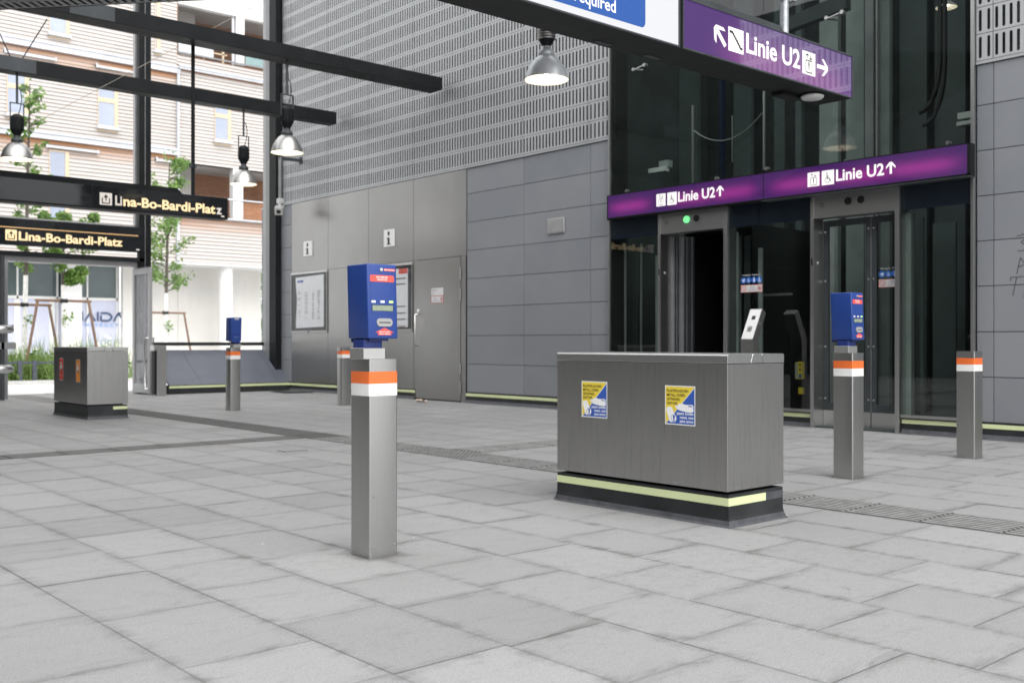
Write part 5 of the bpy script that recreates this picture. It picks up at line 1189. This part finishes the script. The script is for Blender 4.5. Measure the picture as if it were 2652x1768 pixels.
# ------------------------------------------------------------------ planting
def leafcards(mb, centre, rad, n, size, mat, R, squash=1.0):
    for _ in range(n):
        while True:
            p = Vector((R.uniform(-1, 1), R.uniform(-1, 1), R.uniform(-1, 1)))
            if p.length < 1: break
        p = Vector(centre)+Vector((p.x*rad, p.y*rad, p.z*rad*squash))
        a = Vector((R.gauss(0, 1), R.gauss(0, 1), R.gauss(0, .6))).normalized(); b = a.cross(Vector((R.gauss(0, 1), R.gauss(0, 1), R.gauss(0, 1)))).normalized()
        s = size*R.uniform(.6, 1.3); mb.cur_t = min(1, max(.01, R.gauss(.5, .28)))
        mb.face([p-a*s*.6, p-b*s*.32, p+a*s*.6, p+b*s*.32], mat)
    mb.cur_t = .5
def tree(x, y, h, crown0, spread, label, seed, stake=2.0, lean=0., n=2600):
    R = random.Random(seed); r = thing('young_tree', (x, y, 0), label, 'tree', 'young street trees outside')
    tp = [(x, y, 0), (x+.02, y, crown0*.5), (x+lean*.3, y, crown0), (x+lean*.7, y+.03, (crown0+h)/2), (x+lean, y, h*.97)]
    mb = MB(); mb.tube(tp[:3], [.075, .065, .055], 'bark_white', 10); mb.tube(tp[2:], [.055, .04, .012], 'bark', 8)
    tips = []
    for k in range(int((h-crown0)/.16)):
        z = crown0+.05+(h-crown0-.2)*k/((h-crown0)/.16); f = (z-crown0)/(h-crown0); ang = R.uniform(0, 2*PI)
        ln = spread*(.55+.75*math.sin(PI*min(1, f*.9+.12)))*R.uniform(.5, 1.15); bx = x+lean*(.3+.7*f)
        tip = (bx+ln*math.cos(ang), y+ln*math.sin(ang), z+ln*R.uniform(.35, .8)); midp = (bx+ln*.5*math.cos(ang), y+ln*.5*math.sin(ang), z+ln*.22)
        mb.tube([(bx, y, z), midp, tip], [.02, .013, .005], 'bark', 5, False); tips += [midp, tip, tuple((Vector(midp)+Vector(tip))/2)]
    tips.append((x+lean, y, h)); mb.build('trunk', r)
    mb = MB(); per = max(8, n//len(tips))
    for t_ in tips: leafcards(mb, t_, spread*R.uniform(.22, .42), int(per*R.uniform(.4, 1.5)), .105, 'leaves', R, .8)
    mb.build('crown', r)
    if stake:
        mb = MB(); s = .62
        for sx in (-1, 1): mb.tube([(x+sx*(s+.35), y-.02, 0), (x+sx*s, y-.02, stake)], .036, 'stake_wood', 8)
        mb.tube([(x-s-.06, y-.02, stake), (x+s+.06, y-.02, stake)], .034, 'stake_wood', 8); mb.tube([(x-.09, y-.03, stake), (x+.09, y-.03, stake)], .055, 'rubber', 8); mb.build('stake_frame', r)
        mb = MB(); leafcards(mb, (x+.08, y-.1, stake-.45), .14, 26, .10, 'leaves', R, 1.8); mb.build('trunk_shoots', r)
    return r
def GP(px, y):  # world x of an image column at depth plane y
    a = (px-CCX)/CF; return y*(FW[0]+a*RT[0])/(FW[1]+a*RT[1])
tree(GP(62, 28.5), 28.5, 8.0, 2.75, .40, 'slender young tree with white painted trunk, leftmost and partly behind the rail', 21, 1.98, .15, 1800)
tree(GP(164, 27.0), 27.0, 4.15, 2.45, .66, 'bushy young tree with dark stakes seen through the open doorway', 22, 2.05, 0, 5200)
tree(GP(427, 31.5), 31.5, 6.9, 2.55, .72, 'young tree with thin trunk seen through the glass right of the steel column', 23, 1.93, .15, 3000)
def bed():
    R = random.Random(8); mb = MB()
    for _ in range(170):
        x, y = R.uniform(5.6, 10.6), R.uniform(26.6, 29.5); h = R.uniform(.3, .95)*(1 if y > 27 else .65)
        leafcards(mb, (x, y, h*.5), .32, 46, .10, 'bed_leaves', R, h*1.5)
        for k in range(16):
            a = R.uniform(0, 2*PI); l = R.uniform(.1, .35); b = (x+R.uniform(-.3, .3), y+R.uniform(-.3, .3)); mb.cur_t = R.uniform(.2, 1)
            t_ = (b[0]+l*math.cos(a), b[1]+l*math.sin(a), h*R.uniform(.8, 1.4)); mb.face([(b[0]-.012, b[1], 0), (b[0]+.012, b[1], 0), (t_[0]+.002, t_[1], t_[2]), (t_[0]-.002, t_[1], t_[2])], 'bed_leaves')
        if R.random() < .3:
            for k in range(7): p = (x+R.uniform(-.2, .2), y+R.uniform(-.2, .2)-.1, h*R.uniform(.8, 1.2)); mb.face([(p[0]-.03, p[1], p[2]), (p[0]+.03, p[1], p[2]), (p[0]+.02, p[1]+.02, p[2]+.05), (p[0]-.02, p[1]+.02, p[2]+.05)], 'flower')
    mb.cur_t = .5
    o = mb.build('planting_bed'); tag(o, 'green shrubs, grasses and small flowers in the bed outside the door', 'plants', None, 'stuff')
bed()
mb = MB(); mb.box(3.5, 14.0, 26.25, 26.45, -.01, .07, 'kerb_stone'); tag(mb.build('bed_kerb'), kind='structure')
r = thing('bed_fence', (7, 26.5, 0), 'low dark grey rail fence along the planting bed outside', 'fence')
mb = MB(); mb.box(4.0, 9.15, 26.50, 26.55, .47, .53, 'fence_grey'); mb.build('rail', r)
for px in (52, 90):
    x = GP(px, 26.5); mb = MB(); mb.box(x-.05, x+.05, 26.48, 26.56, 0, .56, 'fence_grey'); mb.build('fence_post', r)
def far_green():
    R = random.Random(31); r = thing('far_tree', (21.6, 46, 0), 'green tree glimpsed past the end of the white wall', 'tree')
    mb = MB(); mb.tube([(22.6, 46, 0), (22.6, 46, 3)], .15, 'bark'); mb.build('trunk', r)
    mb = MB()
    for k in range(30): leafcards(mb, (22.4+R.uniform(-1.6, 2.6), 46+R.uniform(-1, 1), R.uniform(.6, 5.5)), .7, 60, .22, 'leaves', R)
    mb.build('crown', r)
far_green()

# ================================================================== LIGHT, SKY, CAMERA
w = bpy.data.worlds.new('World'); S.world = w; w.use_nodes = True; n = w.node_tree; n.nodes.clear()
sky = n.nodes.new('ShaderNodeTexSky'); sky.sky_type = 'NISHITA'; sky.sun_disc = False
SUN = Vector((-.15, -.62, .72)).normalized()
sky.sun_elevation = math.asin(SUN.z); sky.sun_rotation = math.atan2(SUN.x, SUN.y); sky.air_density = 1.0; sky.dust_density = 3.0
hsv = n.nodes.new('ShaderNodeHueSaturation'); hsv.inputs['Saturation'].default_value = .12
bg = n.nodes.new('ShaderNodeBackground'); bg.inputs[1].default_value = .12; wo = n.nodes.new('ShaderNodeOutputWorld')
tc = n.nodes.new('ShaderNodeTexCoord'); sx = n.nodes.new('ShaderNodeSeparateXYZ'); n.links.new(tc.outputs['Generated'], sx.inputs[0])
mr = n.nodes.new('ShaderNodeMapRange'); n.links.new(sx.outputs[2], mr.inputs[0]); mr.inputs[1].default_value = 0; mr.inputs[2].default_value = 1; mr.inputs[3].default_value = .8; mr.inputs[4].default_value = 1.6
vm = n.nodes.new('ShaderNodeVectorMath'); vm.operation = 'SCALE'; cl = n.nodes.new('ShaderNodeMix'); cl.data_type = 'RGBA'; cl.inputs[0].default_value = .78; cl.inputs[7].default_value = (6.0, 6.05, 6.15, 1); n.links.new(hsv.outputs[0], cl.inputs[6])   # cloud cover evens the sky out
n.links.new(cl.outputs[2], vm.inputs[0]); n.links.new(mr.outputs[0], vm.inputs['Scale'])   # overcast: zenith brighter than horizon
n.links.new(sky.outputs[0], hsv.inputs['Color']); n.links.new(vm.outputs[0], bg.inputs[0]); n.links.new(bg.outputs[0], wo.inputs[0])
sl = bpy.data.lights.new('sun', 'SUN'); sl.energy = .8; sl.angle = math.radians(50); sl.color = (1, .97, .93)
so = bpy.data.objects.new('sun', sl); COL.objects.link(so); so.rotation_euler = (-SUN).to_track_quat('-Z', 'Y').to_euler(); so.location = (0, 0, 20)
cam = bpy.data.cameras.new('camera'); cam.sensor_width = 36; cam.lens = 36*CF/2652; cam.shift_y = (CCY-884)/2652; cam.clip_end = 1000; cam.clip_start = .1
cam.dof.use_dof = True; cam.dof.focus_distance = 4.9; cam.dof.aperture_fstop = 4.0
co = bpy.data.objects.new('camera', cam); COL.objects.link(co); co.location = (0, 0, CH); co.rotation_euler = (PI/2, 0, -TH); S.camera = co
S.view_settings.view_transform = 'Standard'; S.view_settings.look = 'None'; S.view_settings.exposure = EXPO; S.view_settings.gamma = 1
S.cycles.max_bounces = 8; S.cycles.transparent_max_bounces = 16; S.cycles.caustics_reflective = False; S.cycles.caustics_refractive = False
S.cycles.sample_clamp_indirect = 4.0
